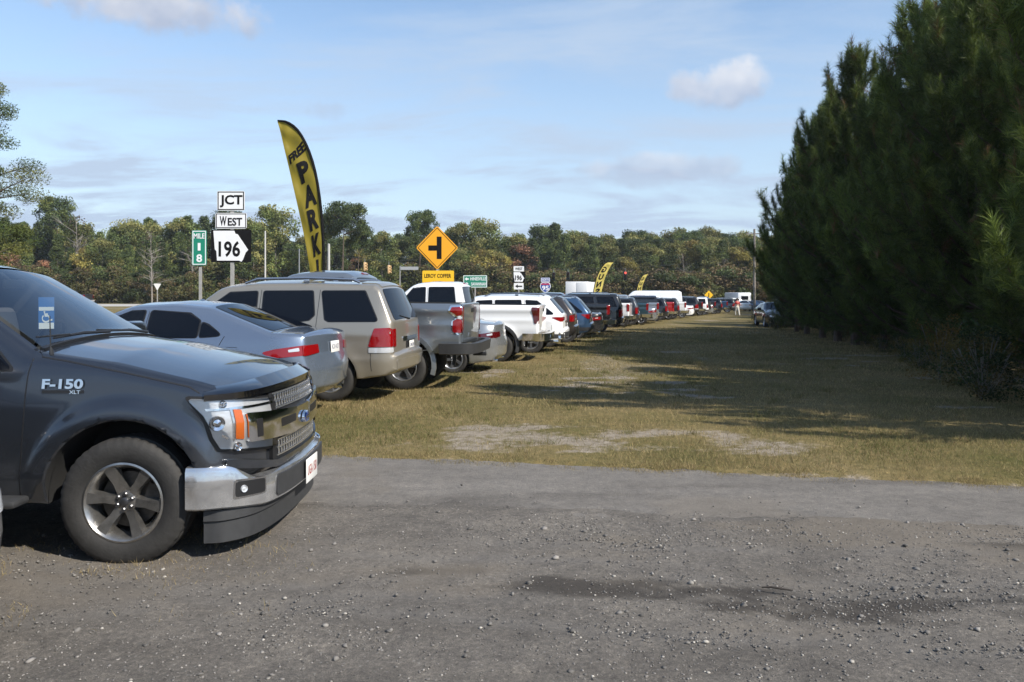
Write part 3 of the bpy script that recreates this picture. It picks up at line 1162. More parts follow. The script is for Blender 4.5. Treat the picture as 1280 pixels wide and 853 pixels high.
def pickup(root, mat, det=2, L=5.88, dz=0.0, W=1.01, style='alloy5', wheelR=.405, bumper=None, lens='stack', plate='RTV 6620', arch_trim=None, tailmark=None, cap=None, cabx=0.0, cabh=.05):
    bumper = bumper or CHROME
    low = .52 + dz
    top = 1.44 + dz
    H = 1.90 + dz + cabh
    rw, fw = 1.22, L - .93
    Ra = wheelR + .075 + dz * .25
    wz = wheelR + dz * .25
    cb = 2.12 + cabx
    ctrl = [C(.16, low + .08, .04, .04, .01, name='rb'), C(.13, low + .16, .03, .05, .015), C(.11, top, .02, .025, .015, name='rt'), C(.17, top + .004, 0, .025, .0, op=1),
            C(cb - .06, top + .02, 0, .03, .0, name='bedf'), C(cb, top + .02, .03, .05, .04, name='bl0'), C(cb + .13, H - .09, .07, .07, .05, name='bl1'),
            C(cb + .30, H - .015, .25, .09, .05), C(cb + .95, H, 1.0, .09, .05), C(cb + 1.42, H - .05, .4, .08, .05, name='ws1'), C(cb + 2.16, 1.36 + dz, .12, .05, .05, name='ws0'),
            C(L - .42, 1.24 + dz, .6, .06, .05), C(L - .16, 1.15 + dz, .08, .06, .05, name='ft'), C(L - .10, .78 + dz, .05, .07, .06), C(L, .70 + dz, .05, .09, .07), C(L - .06, low - .02, .06, .05, .05, name='fb'),
            C(L - .25, low, .03, .03, 0, 1)]
    ctrl += arch(fw, wz, Ra, low) + [C(fw - Ra - .08, low, .03, .03, 0, 1), C(rw + Ra + .08, low, .03, .03, 0, 1)] + arch(rw, wz, Ra, low) + [C(rw - Ra - .1, low, .03, .03, 0, 1)]
    bz = 1.22 + dz
    w = make_w([low, low + .12, .80 + dz, 1.02 + dz, bz, bz + .10, bz + .2, H - .15, H + .02], [W - .05, W - .02, W, W - .006, W - .012, W - .035, W - .07, W - .19, W - .27],
               L, .65, .40, 0, .22, .03, pf=3.0, feats=(flare(fw, wz, Ra, .035, .07), flare(rw, wz, Ra, .035, .07), crease(1.04 + dz, .012, .05, .1, L - .4),
               lambda x, z: (.05 * (x < cb - .03) * sstep(z, bz - .02, bz + .12))))
    B = Body(ctrl, w, .065 if det > 1 else .13, 10 if det > 1 else 5)
    B.build('body', [mat, UNDER], root)
    K = B.K
    # load bed: inner walls and floor
    yb = float(B.w(1.0, top)) - .03
    fl = .92 + dz
    V = [(.19, -yb, top), (.19, yb, top), (cb - .05, yb, top + .02), (cb - .05, -yb, top + .02), (.19, -yb, fl), (.19, yb, fl), (cb - .05, yb, fl), (cb - .05, -yb, fl)]
    mesh_obj('bed_liner', V, [(4, 5, 6, 7), (0, 4, 7, 3), (1, 2, 6, 5), (0, 1, 5, 4), (2, 3, 7, 6)], PLASTIC, root, False)
    g0, g1 = bz + .05, H - .125
    pan = [[(cb + .20, g0 + .02), (cb + .30, g1), (cb + .98, g1), (cb + .97, g0)],
           [(cb + 1.06, g0), (cb + 1.08, g1), (cb + 1.42, g1 - .02), (cb + 1.86, g0 + .09), (cb + 1.90, g0)]]
    fit_glass(B, root, pan, (K['ws1'] + .15, K['ws0'] - .12, .93), (K['bl0'] + .18, K['bl1'] - .12, .86))
    seams(B, root, [[(cb - .015, top), (cb - .015, low + .06)], [(cb + 1.02, g1), (cb + 1.015, bz), (cb + 1.0, low + .06)],
                    [(cb + .10, g0), (cb + .10, bz - .3), (cb + .14, low + .2), (cb + .2, low + .06)], [(cb + 1.98, bz), (cb + 2.0, .8 + dz), (cb + 1.95, low + .06)]])
    door_handle(B, root, [(cb + .24, bz - .10), (cb + 1.20, bz - .10)], CHROME if det > 1 else mat)
    side_mirror(root, cb + 1.78, W - .04, bz + .05, mat, 1.3)
    rm, fm = rear_map(B), rear_map(B, 'fb', 'ft')
    gate = patch('tailgate', [(-W + .15, low + .20), (-W + .15, top - .012), (W - .15, top - .012), (W - .15, low + .20)], rm, .016, mat, root, .02, .12, .015)
    gh = patch('tailgate_handle', [(-.13, top - .17), (-.13, top - .09), (.13, top - .09), (.13, top - .17)], rm, .028, TRIM, gate, .02, .06, .02)
    for sg in (1, -1):
        a0, a1 = top - .48, top - .05
        if lens == 'stack':
            patch('tail_light', [(.105, a1 - .16), (.105, a1), (.30, a1 - .01), (.33, a1 - .08), (.20, a1 - .17)], B.side(sg), .012, RED, root, .03, .05, .02)
            patch('tail_light', [(.105, a0 - .05), (.105, a1 - .24), (.20, a1 - .22), (.28, a1 - .27), (.28, a0 - .03), (.25, a0 - .05)], B.side(sg), .012, RED, root, .03, .05, .025)
            patch('reversing_lens', [(.105, a1 - .235), (.105, a1 - .165), (.19, a1 - .175), (.19, a1 - .225)], B.side(sg), .012, CLEAR, root, .03, .05, .01)
            patch('light_bezel', [(.10, a0 - .09), (.10, a1 + .03), (.33, a1 + .025), (.37, a1 - .09), (.24, a1 - .20), (.31, a1 - .28), (.31, a0 - .06), (.27, a0 - .09)], B.side(sg), .004, CHROME if det > 1 else mat, root, .02, .06, .03)
        elif lens == 'tall':
            patch('tail_light', [(.17, a0), (.11, a0 + .10), (.105, a1), (.29, a1), (.30, a1 - .08), (.22, a0)], B.side(sg), .012, REDDK, root, .03, .05, .02)
        else:
            patch('tail_light', [(.105, a0), (.105, a1), (.25, a1), (.25, a0)], B.side(sg), .012, RED, root, .03, .06, .02)
        patch('tail_light', mir([(W - .145, a0), (W - .145, a1), (W - .08, a1), (W - .08, a0)], sg), rm, .013, RED, root, .03, .06, .01)
        patch('headlight', mir([(.52, .86 + dz), (.52, 1.06 + dz), (.88, 1.06 + dz), (.88, .88 + dz)], sg), fm, .014, CLEAR, root, .03, .07, .03)
    patch('grille', [(-.50, .80 + dz), (-.50, 1.08 + dz), (.50, 1.08 + dz), (.50, .80 + dz)], fm, .014, TRIM, root, .03, .1, .03)
    # rear step bumper wraps the corners
    path = smooth_path([(.52, W - .02), (.20, W - .01), (.03, W - .07), (-.06, W - .35), (-.07, 0), (-.06, -W + .35), (.03, -W + .07), (.20, -W + .01), (.52, -W + .02)], 36)
    z0, z1 = low - .02, low + .19
    prof = lambda t: [(-.10, z0 + .02), (.0, z0), (.02, z0 + .05), (.02, z1 - .05), (-.0, z1), (-.12, z1)]
    path = [(p[0], p[1]) for p in path][::-1]
    bp = sweep_bar(path, prof, 'rear_bumper', bumper, root, 30)
    for sg in (1, -1):
        m = MB()
        m.box((.22, sg * (W + .008), (z0 + z1) / 2 + .01), (.26, .02, .11), None, .008)
        m.build('bumper_step', TRIM, bp)
    add_plate(root, frame_at(Vector((-.098, 0, (z0 + z1) / 2)), (-1, 0, 0)), plate)
    h = MB()
    h.box((-.06, 0, z0 - .05), (.26, .07, .07), None, .006)
    h.build('tow_hitch', TRIM, root)
    st = B.strip()
    patch('brake_light', [(K['bl1'] + .1, -.22), (K['bl1'] + .45, -.22), (K['bl1'] + .45, .22), (K['bl1'] + .1, .22)], st, .02, RED, root, .03, .1, .02)
    if arch_trim:
        for cx in (rw, fw):
            lip(B, root, cx, wz, Ra, arch_trim, .085, -18, 198, .016)
    if cap:
        # shell over the load bed
        zz = top + .02
        cw = W - .04
        Vc, Fc = [], []
        prof = [(0, 1.0), (.18, .99), (.40, .88), (.46, .72)]
        for x in (.16, .26, cb - .08, cb - .03):
            sh = .94 if x in (.16, cb - .03) else 1
            for (zq, f) in prof:
                Vc.append((x + zq * (.30 if x < 1 else 0), cw * f, zz + zq * sh))
            for (zq, f) in prof[::-1]:
                Vc.append((x + zq * (.30 if x < 1 else 0), -cw * f, zz + zq * sh))
        m = 8
        for i in range(3):
            for j in range(m):
                Fc.append((i * m + j, i * m + (j + 1) % m, (i + 1) * m + (j + 1) % m, (i + 1) * m + j))
        Fc += [tuple(range(m)), tuple(range(3 * m, 4 * m))[::-1]]
        co = mesh_obj('bed_cap', Vc, Fc, cap, root, True, 30)
        for sg in (1, -1):
            q = MB()
            q.box((1.15, sg * (cw * .96 + .006), zz + .20), (1.5, .02, .2), None, .01)
            q.build('cap_window', GLASS, co)
        q = MB()
        q.box((.19, 0, zz + .22), (.02, 1.3, .26), Matrix.Rotation(R(16), 3, 'Y'), .008)
        q.build('cap_window', GLASS, co)
    seg = 48 if det > 1 else 24
    for x in (rw, fw):
        for sg in (1, -1):
            add_wheel(root, x, sg * (W - .15), wheelR, wheelR * .59, .285, style, seg, spin=random.random())
    return B


def van(root, mat, L=6.6, H=2.55, W=1.02):
    """high-roofed cargo van"""
    rw, fw, wr, low = 1.35, L - 1.0, .37, .36
    Ra = wr + .06
    ctrl = [C(.1, low + .05, .05, .05, .03, name='rb'), C(.0, low + .2, .05, .06, .04), C(.06, 1.2, .1, .05, .03), C(.16, H - .1, .1, .08, .03, name='rt'), C(.4, H, .3, .12, .05),
            C(L - 2.1, H, .8, .12, .05, name='ws1'), C(L - .95, 1.42, .25, .07, .06, name='ws0'), C(L - .25, 1.18, .3, .08, .06, name='ft'), C(L, .75, .15, .12, .08), C(L - .05, low, .06, .05, .05, name='fb'), C(L - .2, low, .03, .03, 0, 1)]
    ctrl += arch(fw, wr, Ra, low) + [C(fw - Ra - .08, low, .03, .03, 0, 1), C(rw + Ra + .08, low, .03, .03, 0, 1)] + arch(rw, wr, Ra, low) + [C(rw - Ra - .1, low, .03, .03, 0, 1)]
    w = make_w([low, .7, 1.2, 1.7, H], [W - .05, W, W - .01, W - .06, W - .16], L, 1.0, .3, 0, .2, .03)
    B = Body(ctrl, w, .13, 6)
    B.build('body', [mat, UNDER], root)
    K = B.K
    fit_glass(B, root, [[(L - 2.25, 1.35), (L - 2.2, 1.95), (L - 1.75, 1.95), (L - 1.2, 1.5), (L - 1.2, 1.35)]], (K['ws1'] + .3, K['ws0'] - .15, .92), None)
    rm, fm = rear_map(B), rear_map(B, 'fb', 'ft')
    for sg in (1, -1):
        patch('rear_window', mir([(.12, 1.35), (.12, 1.9), (.68, 1.88), (.70, 1.35)], sg), rm, .012, GLASS, root, .02, .12, .05)
        patch('tail_light', mir([(W - .17, .9), (W - .17, 1.5), (W - .09, 1.5), (W - .09, .9)], sg), rm, .012, RED, root, .02, .1, .01)
        patch('headlight', mir([(.5, .85), (.5, 1.0), (.8, 1.05), (.8, .85)], sg), fm, .014, CLEAR, root, .03, .07, .03)
    seams(B, root, [[(L - 2.4, H - .3), (L - 2.4, low + .1)], [(L - 3.6, H - .3), (L - 3.6, low + .1)]], .012)
    side_mirror(root, L - 1.35, W - .05, 1.42, TRIM, 1.4)
    for x in (rw, fw):
        for sg in (1, -1):
            add_wheel(root, x, sg * (W - .14), wr, wr * .6, .24, 'alloy5dark', 24)
    return B
# ------------------------------------------------------------------ ground
def y_far(x):
    return 7.96 - .212 * x


def y_near(x):
    return 6.18 - .17 * x


def sand_mask(x, y):
    x, y = np.asarray(x, float), np.asarray(y, float)
    d = ((x - .9) / 2.5) ** 2 + ((y - 9.05 + .16 * (x - .9)) / .95) ** 2
    n = fbm(x, y * 2.2, .9, 5, 3)
    s = sstep(1.25 - d + (n - .5) * 4.2, 0, 1.7) * (.55 + .45 * sstep(fbm(x, y * 1.8, 3.1, 4, 13), .38, .58))
    edge = sstep(y_far(x) + .12 - y + (fbm(x, y, 1.6, 5, 8) - .5) * 2.0, 0, .6) * .8
    small = sstep(fbm(x, y * 1.6, .55, 5, 21), .66, .74) * .8
    tracks = sstep(fbm(x * 2.0, y * .25, .5, 4, 31), .60, .72) * .45 * sstep(y, 12, 16)
    near = (1 - sstep(y, 6.0, 7.2))
    return np.clip(np.maximum.reduce([s, edge, small, tracks, near * .75]), 0, 1)


def axis(lo, hi, a, b, step, grow=1.22):
    v = list(np.arange(a, b, step))
    st = step
    x = v[-1]
    while x < hi:
        st *= grow
        x += st
        v.append(x)
    st, x = step, v[0]
    while x > lo:
        st *= grow
        x -= st
        v.insert(0, x)
    return np.array(v)


def grid_faces(nx, ny):
    i, j = np.meshgrid(np.arange(nx - 1), np.arange(ny - 1), indexing='ij')
    a = (i * ny + j).ravel()
    return np.stack([a, a + ny, a + ny + 1, a + 1], 1)


def np_mesh(name, V, F, mat, parent=None, smooth=True, col=None, cname='col'):
    """fast mesh from numpy: F is (n, k)"""
    me = bpy.data.meshes.new(name)
    V = np.ascontiguousarray(V, np.float32)
    F = np.ascontiguousarray(F, np.int32)
    k = F.shape[1]
    me.vertices.add(len(V))
    me.vertices.foreach_set('co', V.ravel())
    me.loops.add(F.size)
    me.loops.foreach_set('vertex_index', F.ravel())
    me.polygons.add(len(F))
    me.polygons.foreach_set('loop_start', np.arange(0, F.size, k, dtype=np.int32))
    me.polygons.foreach_set('loop_total', np.full(len(F), k, np.int32))
    me.update(calc_edges=True)
    if smooth:
        me.polygons.foreach_set('use_smooth', np.ones(len(F), bool))
    if col is not None:
        at = me.color_attributes.new(cname, 'FLOAT_COLOR', 'POINT')
        c = np.ones((len(V), 4), np.float32)
        c[:, :col.shape[1]] = col
        at.data.foreach_set('color', c.ravel())
    me.materials.append(mat)
    me.validate()
    o = bpy.data.objects.new(name, me)
    return link(o, parent)


def noise_node(t, tc, scale, det=5.0, rough=.6, out='Object', stretch=None):
    n = nd(t, 'ShaderNodeTexNoise', i_Scale=scale, i_Detail=det, i_Roughness=rough)
    if stretch:
        m = nd(t, 'ShaderNodeMapping')
        m.inputs['Scale'].default_value = stretch
        t.links.new(tc.outputs[out], m.inputs[0])
        t.links.new(m.outputs[0], n.inputs['Vector'])
    else:
        t.links.new(tc.outputs[out], n.inputs['Vector'])
    return n


def ramp(t, src, stops):
    r = nd(t, 'ShaderNodeValToRGB')
    e = r.color_ramp.elements
    while len(e) < len(stops):
        e.new(.5)
    for i, (p, c) in enumerate(stops):
        e[i].position = p
        e[i].color = (*c, 1)
    t.links.new(src, r.inputs[0])
    return r


def mixc(t, fac, a, b, mode='MIX'):
    x = nd(t, 'ShaderNodeMix', data_type='RGBA', blend_type=mode)
    for s_, v in (('Factor', fac), ('A', a), ('B', b)):
        if isinstance(v, (int, float)):
            x.inputs[s_].default_value = v
        elif isinstance(v, tuple):
            x.inputs[s_].default_value = (*v, 1)
        else:
            t.links.new(v, x.inputs[s_])
    return x.outputs['Result']


def ground_material():
    m, t, b = mat_new('field_ground')
    L = t.links.new
    tc = nd(t, 'ShaderNodeTexCoord')
    at = nd(t, 'ShaderNodeVertexColor', layer_name='col')
    sp = nd(t, 'ShaderNodeSeparateColor')
    L(at.outputs[0], sp.inputs[0])
    n1 = noise_node(t, tc, .45, 6, .65)
    n2 = noise_node(t, tc, 9.0, 6, .7)
    n3 = noise_node(t, tc, 60.0, 3, .6)
    g = ramp(t, n1.outputs[0], [(.30, (.080, .080, .027)), (.50, (.148, .120, .054)), (.70, (.215, .168, .090))])
    g2 = ramp(t, n2.outputs[0], [(.25, (.55, .6, .5)), (.5, (1, 1, 1)), (.75, (1.5, 1.35, 1.2))])
    gr = mixc(t, 1.0, g.outputs[0], g2.outputs[0], 'MULTIPLY')
    sa = ramp(t, n2.outputs[0], [(.25, (.15, .125, .095)), (.55, (.25, .215, .17)), (.8, (.35, .31, .26))])
    thr = nd(t, 'ShaderNodeMath', operation='ADD')
    nn = nd(t, 'ShaderNodeMath', operation='MULTIPLY_ADD', i_1=1.3, i_2=-.65)
    L(n2.outputs[0], nn.inputs[0])
    L(sp.outputs[0], thr.inputs[0])
    L(nn.outputs[0], thr.inputs[1])
    mr = nd(t, 'ShaderNodeMapRange', i_1=.35, i_2=.75)
    L(thr.outputs[0], mr.inputs[0])
    c = mixc(t, mr.outputs[0], gr, sa.outputs[0])
    f = ramp(t, n3.outputs[0], [(.3, (.75, .75, .75)), (.7, (1.25, 1.25, 1.25))])
    c = mixc(t, 1.0, c, f.outputs[0], 'MULTIPLY')
    L(c, b.inputs['Base Color'])
    b.inputs['Roughness'].default_value = .95
    b.inputs['Specular IOR Level'].default_value = .1
    bp = nd(t, 'ShaderNodeBump', i_Strength=.6, i_Distance=.03)
    ad = nd(t, 'ShaderNodeMath', operation='ADD')
    L(n2.outputs[0], ad.inputs[0])
    L(n3.outputs[0], ad.inputs[1])
    L(ad.outputs[0], bp.inputs['Height'])
    L(bp.outputs[0], b.inputs['Normal'])
    return m


def gravel_material(name, base, dark, light, speck):
    m, t, b = mat_new(name)
    L = t.links.new
    tc = nd(t, 'ShaderNodeTexCoord')
    at = nd(t, 'ShaderNodeVertexColor', layer_name='col')
    sp = nd(t, 'ShaderNodeSeparateColor')
    L(at.outputs[0], sp.inputs[0])
    n1 = noise_node(t, tc, .8, 6, .62, stretch=(1, 1.7, 1))
    n2 = noise_node(t, tc, 7.0, 7, .7)
    n3 = noise_node(t, tc, 140.0, 5, .8)
    n4 = noise_node(t, tc, 34.0, 6, .75)
    c1 = ramp(t, n1.outputs[0], [(.32, dark), (.5, base), (.68, light)])
    c2 = ramp(t, n2.outputs[0], [(.25, (.74, .74, .75)), (.5, (1, 1, 1)), (.75, (1.22, 1.2, 1.17))])
    c = mixc(t, 1.0, c1.outputs[0], c2.outputs[0], 'MULTIPLY')
    c3 = ramp(t, n3.outputs[0], [(.30, (.42, .42, .43)), (.44, (.88, .88, .88)), (.57, (1.10, 1.10, 1.08)), (.70, (1.9, 1.87, 1.8))])
    c = mixc(t, speck, c, mixc(t, 1.0, c, c3.outputs[0], 'MULTIPLY'))
    c4 = ramp(t, n4.outputs[0], [(.30, (.50, .50, .51)), (.42, (.86, .86, .86)), (.55, (1.06, 1.05, 1.04)), (.68, (1.55, 1.52, 1.46))])
    c = mixc(t, speck, c, mixc(t, 1.0, c, c4.outputs[0], 'MULTIPLY'))
    vo = nd(t, 'ShaderNodeTexVoronoi', i_Scale=38.0, i_Randomness=1.0)
    L(tc.outputs['Object'], vo.inputs['Vector'])
    st = nd(t, 'ShaderNodeMapRange', i_1=.16, i_2=.30, i_3=.55 * speck, i_4=0.0)
    L(vo.outputs['Distance'], st.inputs[0])
    vm = nd(t, 'ShaderNodeSeparateColor')
    L(vo.outputs['Color'], vm.inputs[0])
    sel = nd(t, 'ShaderNodeMath', operation='GREATER_THAN', i_1=.72)
    L(vm.outputs[0], sel.inputs[0])
    mu = nd(t, 'ShaderNodeMath', operation='MULTIPLY')
    L(st.outputs[0], mu.inputs[0])
    L(sel.outputs[0], mu.inputs[1])
    sc = ramp(t, vm.outputs[1], [(.0, (.07, .07, .075)), (.55, (.16, .155, .15)), (1.0, (.34, .33, .31))])
    c = mixc(t, mu.outputs[0], c, sc.outputs[0])
    # damp soil in the hollows (stains with a shape of their own)
    c = mixc(t, sp.outputs[0], c, (.045, .040, .036))
    # sandy spill
    c = mixc(t, sp.outputs[1], c, (.19, .165, .135))
    # compacted wheel tracks
    c = mixc(t, sp.outputs[2], c, (.185, .174, .162))
    L(c, b.inputs['Base Color'])
    b.inputs['Roughness'].default_value = .93
    b.inputs['Specular IOR Level'].default_value = .15
    ad = nd(t, 'ShaderNodeMath', operation='ADD')
    L(n4.outputs[0], ad.inputs[0])
    L(n3.outputs[0], ad.inputs[1])
    bp = nd(t, 'ShaderNodeBump', i_Strength=.8, i_Distance=.016)
    L(ad.outputs[0], bp.inputs['Height'])
    L(bp.outputs[0], b.inputs['Normal'])
    return m


def lot_rough(x, y):
    return (fbm(x, y, 2.6, 5, 2) - .5) * .045 + (fbm(x, y * .4, 9, 3, 12) - .5) * .014


def build_ground():
    xs = axis(-620, 620, -9, 12, .2)
    ys = axis(-200, 800, 1.5, 24, .16, 1.07)
    X, Y = np.meshgrid(xs, ys, indexing='ij')
    Z = ground_z(X, Y) + (fbm(X, Y, 1.1, 4, 40) - .5) * .05 * np.exp(-np.maximum(0, Y - 20) / 60)
    under = 1 - sstep(Y, y_far(X) - .25, y_far(X) + .15)
    Z = Z - .06 * under
    col = np.zeros((X.size, 3))
    col[:, 0] = sand_mask(X, Y).ravel()
    o = np_mesh('ground', np.stack([X.ravel(), Y.ravel(), Z.ravel()], 1), grid_faces(len(xs), len(ys)), ground_material(), col=col)
    tag(o, 'mown grass field and open ground reaching to the trees', None, None, 'structure')
    # worn road across the picture
    xs = axis(-70, 70, -4.5, 6.5, .05, 1.12)
    ts = np.linspace(0, 1, 30)
    X, T = np.meshgrid(xs, ts, indexing='ij')
    e1 = y_far(X) + (fbm(X, 0 * X, 1.6, 5, 60) - .5) * .46 + (fbm(X, 0 * X, 9, 3, 61) - .5) * .20
    e0 = y_near(X) - .35
    Y = e0 + (e1 - e0) * T
    Z = ground_z(X, Y) + .010 - .028 * (2 * T - 1) ** 2 * (T > .5) + (fbm(X, Y, 1.7, 3, 70) - .5) * .012
    col = np.zeros((X.size, 3))
    col[:, 1] = (sstep(fbm(X, Y, 1.0, 4, 77), .56, .72) * .35).ravel()
    col[:, 0] = (sstep(fbm(X * .4, Y * 2.5, 1.2, 4, 79), .60, .75) * .25).ravel()
    o = np_mesh('road', np.stack([X.ravel(), Y.ravel(), Z.ravel()], 1), grid_faces(len(xs), len(ts)),
                gravel_material('worn_road', (.185, .173, .160), (.160, .149, .138), (.212, .198, .183), .5), col=col)
    tag(o, 'worn pale grey track crossing in front of the field', None, None, 'structure')
    # gravel lot in front
    xs = axis(-60, 60, -5, 6.5, .045, 1.13)
    ys = np.r_[np.arange(0, 1, .012), 1.0]
    X, T = np.meshgrid(xs, ys, indexing='ij')
    e1 = y_near(X) + (fbm(X, 0 * X, 1.1, 5, 90) - .5) * .7 + (fbm(X, 0 * X, 6, 3, 91) - .5) * .16
    Y = e1 - T ** 1.0 * (e1 - 2.0)
    Zr = lot_rough(X, Y)
    Z = ground_z(X, Y) + .024 + Zr * sstep(T, 0, .05) - .012 * (1 - sstep(T, 0, .03))
    wet = np.zeros(X.shape)
    for (cx, cy, rx_, ry_) in ((.45, 4.46, .68, .16), (1.80, 4.20, .85, .20), (1.15, 4.42, .40, .08), (2.6, 4.30, .45, .09), (-.5, 4.75, .3, .07), (3.4, 5.2, .5, .12)):
        d = ((X - cx) / rx_) ** 2 + ((Y - cy) / ry_) ** 2
        wet = np.maximum(wet, sstep(1.35 - d + (fbm(X, Y * 2.5, 3.2, 5, 5) - .5) * 2.8, 0, 1.0))
    wet = np.maximum(wet, .22 * sstep(fbm(X * .9, Y * 1.8, 2.2, 5, 15), .55, .68))
    sandy = .55 * sstep(fbm(X * .5, Y * 1.4, 1.0, 5, 25), .54, .70) + .5 * np.exp(-((Y - 5.1) / .45) ** 2 - ((X + 2.2) / 1.4) ** 2) * fbm(X, Y, 2, 4, 33)
    sandy += .45 * np.exp(-((Y - 5.4) / .25) ** 2 - ((X - 2.6) / .9) ** 2)
    col = np.zeros((X.size, 3))
    trk = np.zeros(X.shape)
    for (y0, sl, cv) in ((5.25, -.10, .02), (4.95, -.08, .025), (3.95, -.16, .05), (3.70, -.15, .055), (4.62, .06, -.03), (4.38, .07, -.03)):
        yy = y0 + sl * X + cv * X * X + (fbm(X, 0 * X, .6, 3, y0) - .5) * .25
        trk = np.maximum(trk, np.exp(-((Y - yy) / .075) ** 2) * sstep(fbm(X * .7, Y * .7, 1.1, 4, y0 * 3), .36, .6))
    col[:, 0], col[:, 1], col[:, 2] = (wet * .8 * (1 - .4 * trk)).ravel(), np.clip(sandy, 0, .6).ravel(), (trk * .42).ravel()
    Z = Z - .010 * trk
    gm = gravel_material('gravel', (.155, .143, .131), (.126, .117, .108), (.184, .169, .152), 1.0)
    o = np_mesh('gravel_lot', np.stack([X.ravel(), Y.ravel(), Z.ravel()], 1), grid_faces(len(xs), len(ys)), gm, col=col)
    # the same surface goes on behind the camera
    tag(o, 'packed grey gravel with damp dark patches', None, None, 'structure')
    xs2, ys2 = axis(-60, 60, -5, 6, .5, 1.3), np.linspace(-40, 2.02, 30)
    X, Y = np.meshgrid(xs2, ys2, indexing='ij')
    o2 = np_mesh('gravel_lot', np.stack([X.ravel(), Y.ravel(), 0 * X.ravel() + .012], 1), grid_faces(len(xs2), len(ys2)), gm, col=np.zeros((X.size, 3)))
    tag(o2, 'packed grey gravel behind the viewpoint', None, None, 'structure')


build_ground()


def leaf_material(name, trans=.25, rough=.6, rnd=.25, sat=1.0):
    """foliage: colour from the vertex colours, varied per object, a little light passing through"""
    m, t, b = mat_new(name)
    L = t.links.new
    at = nd(t, 'ShaderNodeVertexColor', layer_name='col')
    oi = nd(t, 'ShaderNodeObjectInfo')
    r = nd(t, 'ShaderNodeMapRange', i_1=0.0, i_2=1.0, i_3=1 - rnd, i_4=1 + rnd)
    L(oi.outputs['Random'], r.inputs[0])
    c = mixc(t, 1.0, at.outputs[0], r.outputs[0], 'MULTIPLY')
    L(c, b.inputs['Base Color'])
    b.inputs['Roughness'].default_value = rough
    b.inputs['Specular IOR Level'].default_value = .25
    tl = nd(t, 'ShaderNodeBsdfTranslucent')
    L(c, tl.inputs[0])
    mx = nd(t, 'ShaderNodeMixShader', i_0=trans)
    L(b.outputs[0], mx.inputs[1])
    L(tl.outputs[0], mx.inputs[2])
    L(mx.outputs[0], t.nodes['Material Output'].inputs[0])
    return m


def tri_soup(base, direction, length, width, side=None):
    """one thin triangle per row: base points, unit directions, lengths, widths"""
    n = len(base)
    if side is None:
        rv = rng.normal(size=(n, 3))
        side = np.cross(direction, rv)
        side /= np.maximum(np.linalg.norm(side, axis=1, keepdims=True), 1e-6)
    V = np.empty((n, 3, 3))
    V[:, 0] = base - side * width[:, None] / 2
    V[:, 1] = base + side * width[:, None] / 2
    V[:, 2] = base + direction * length[:, None]
    return V.reshape(-1, 3), np.arange(3 * n).reshape(-1, 3)


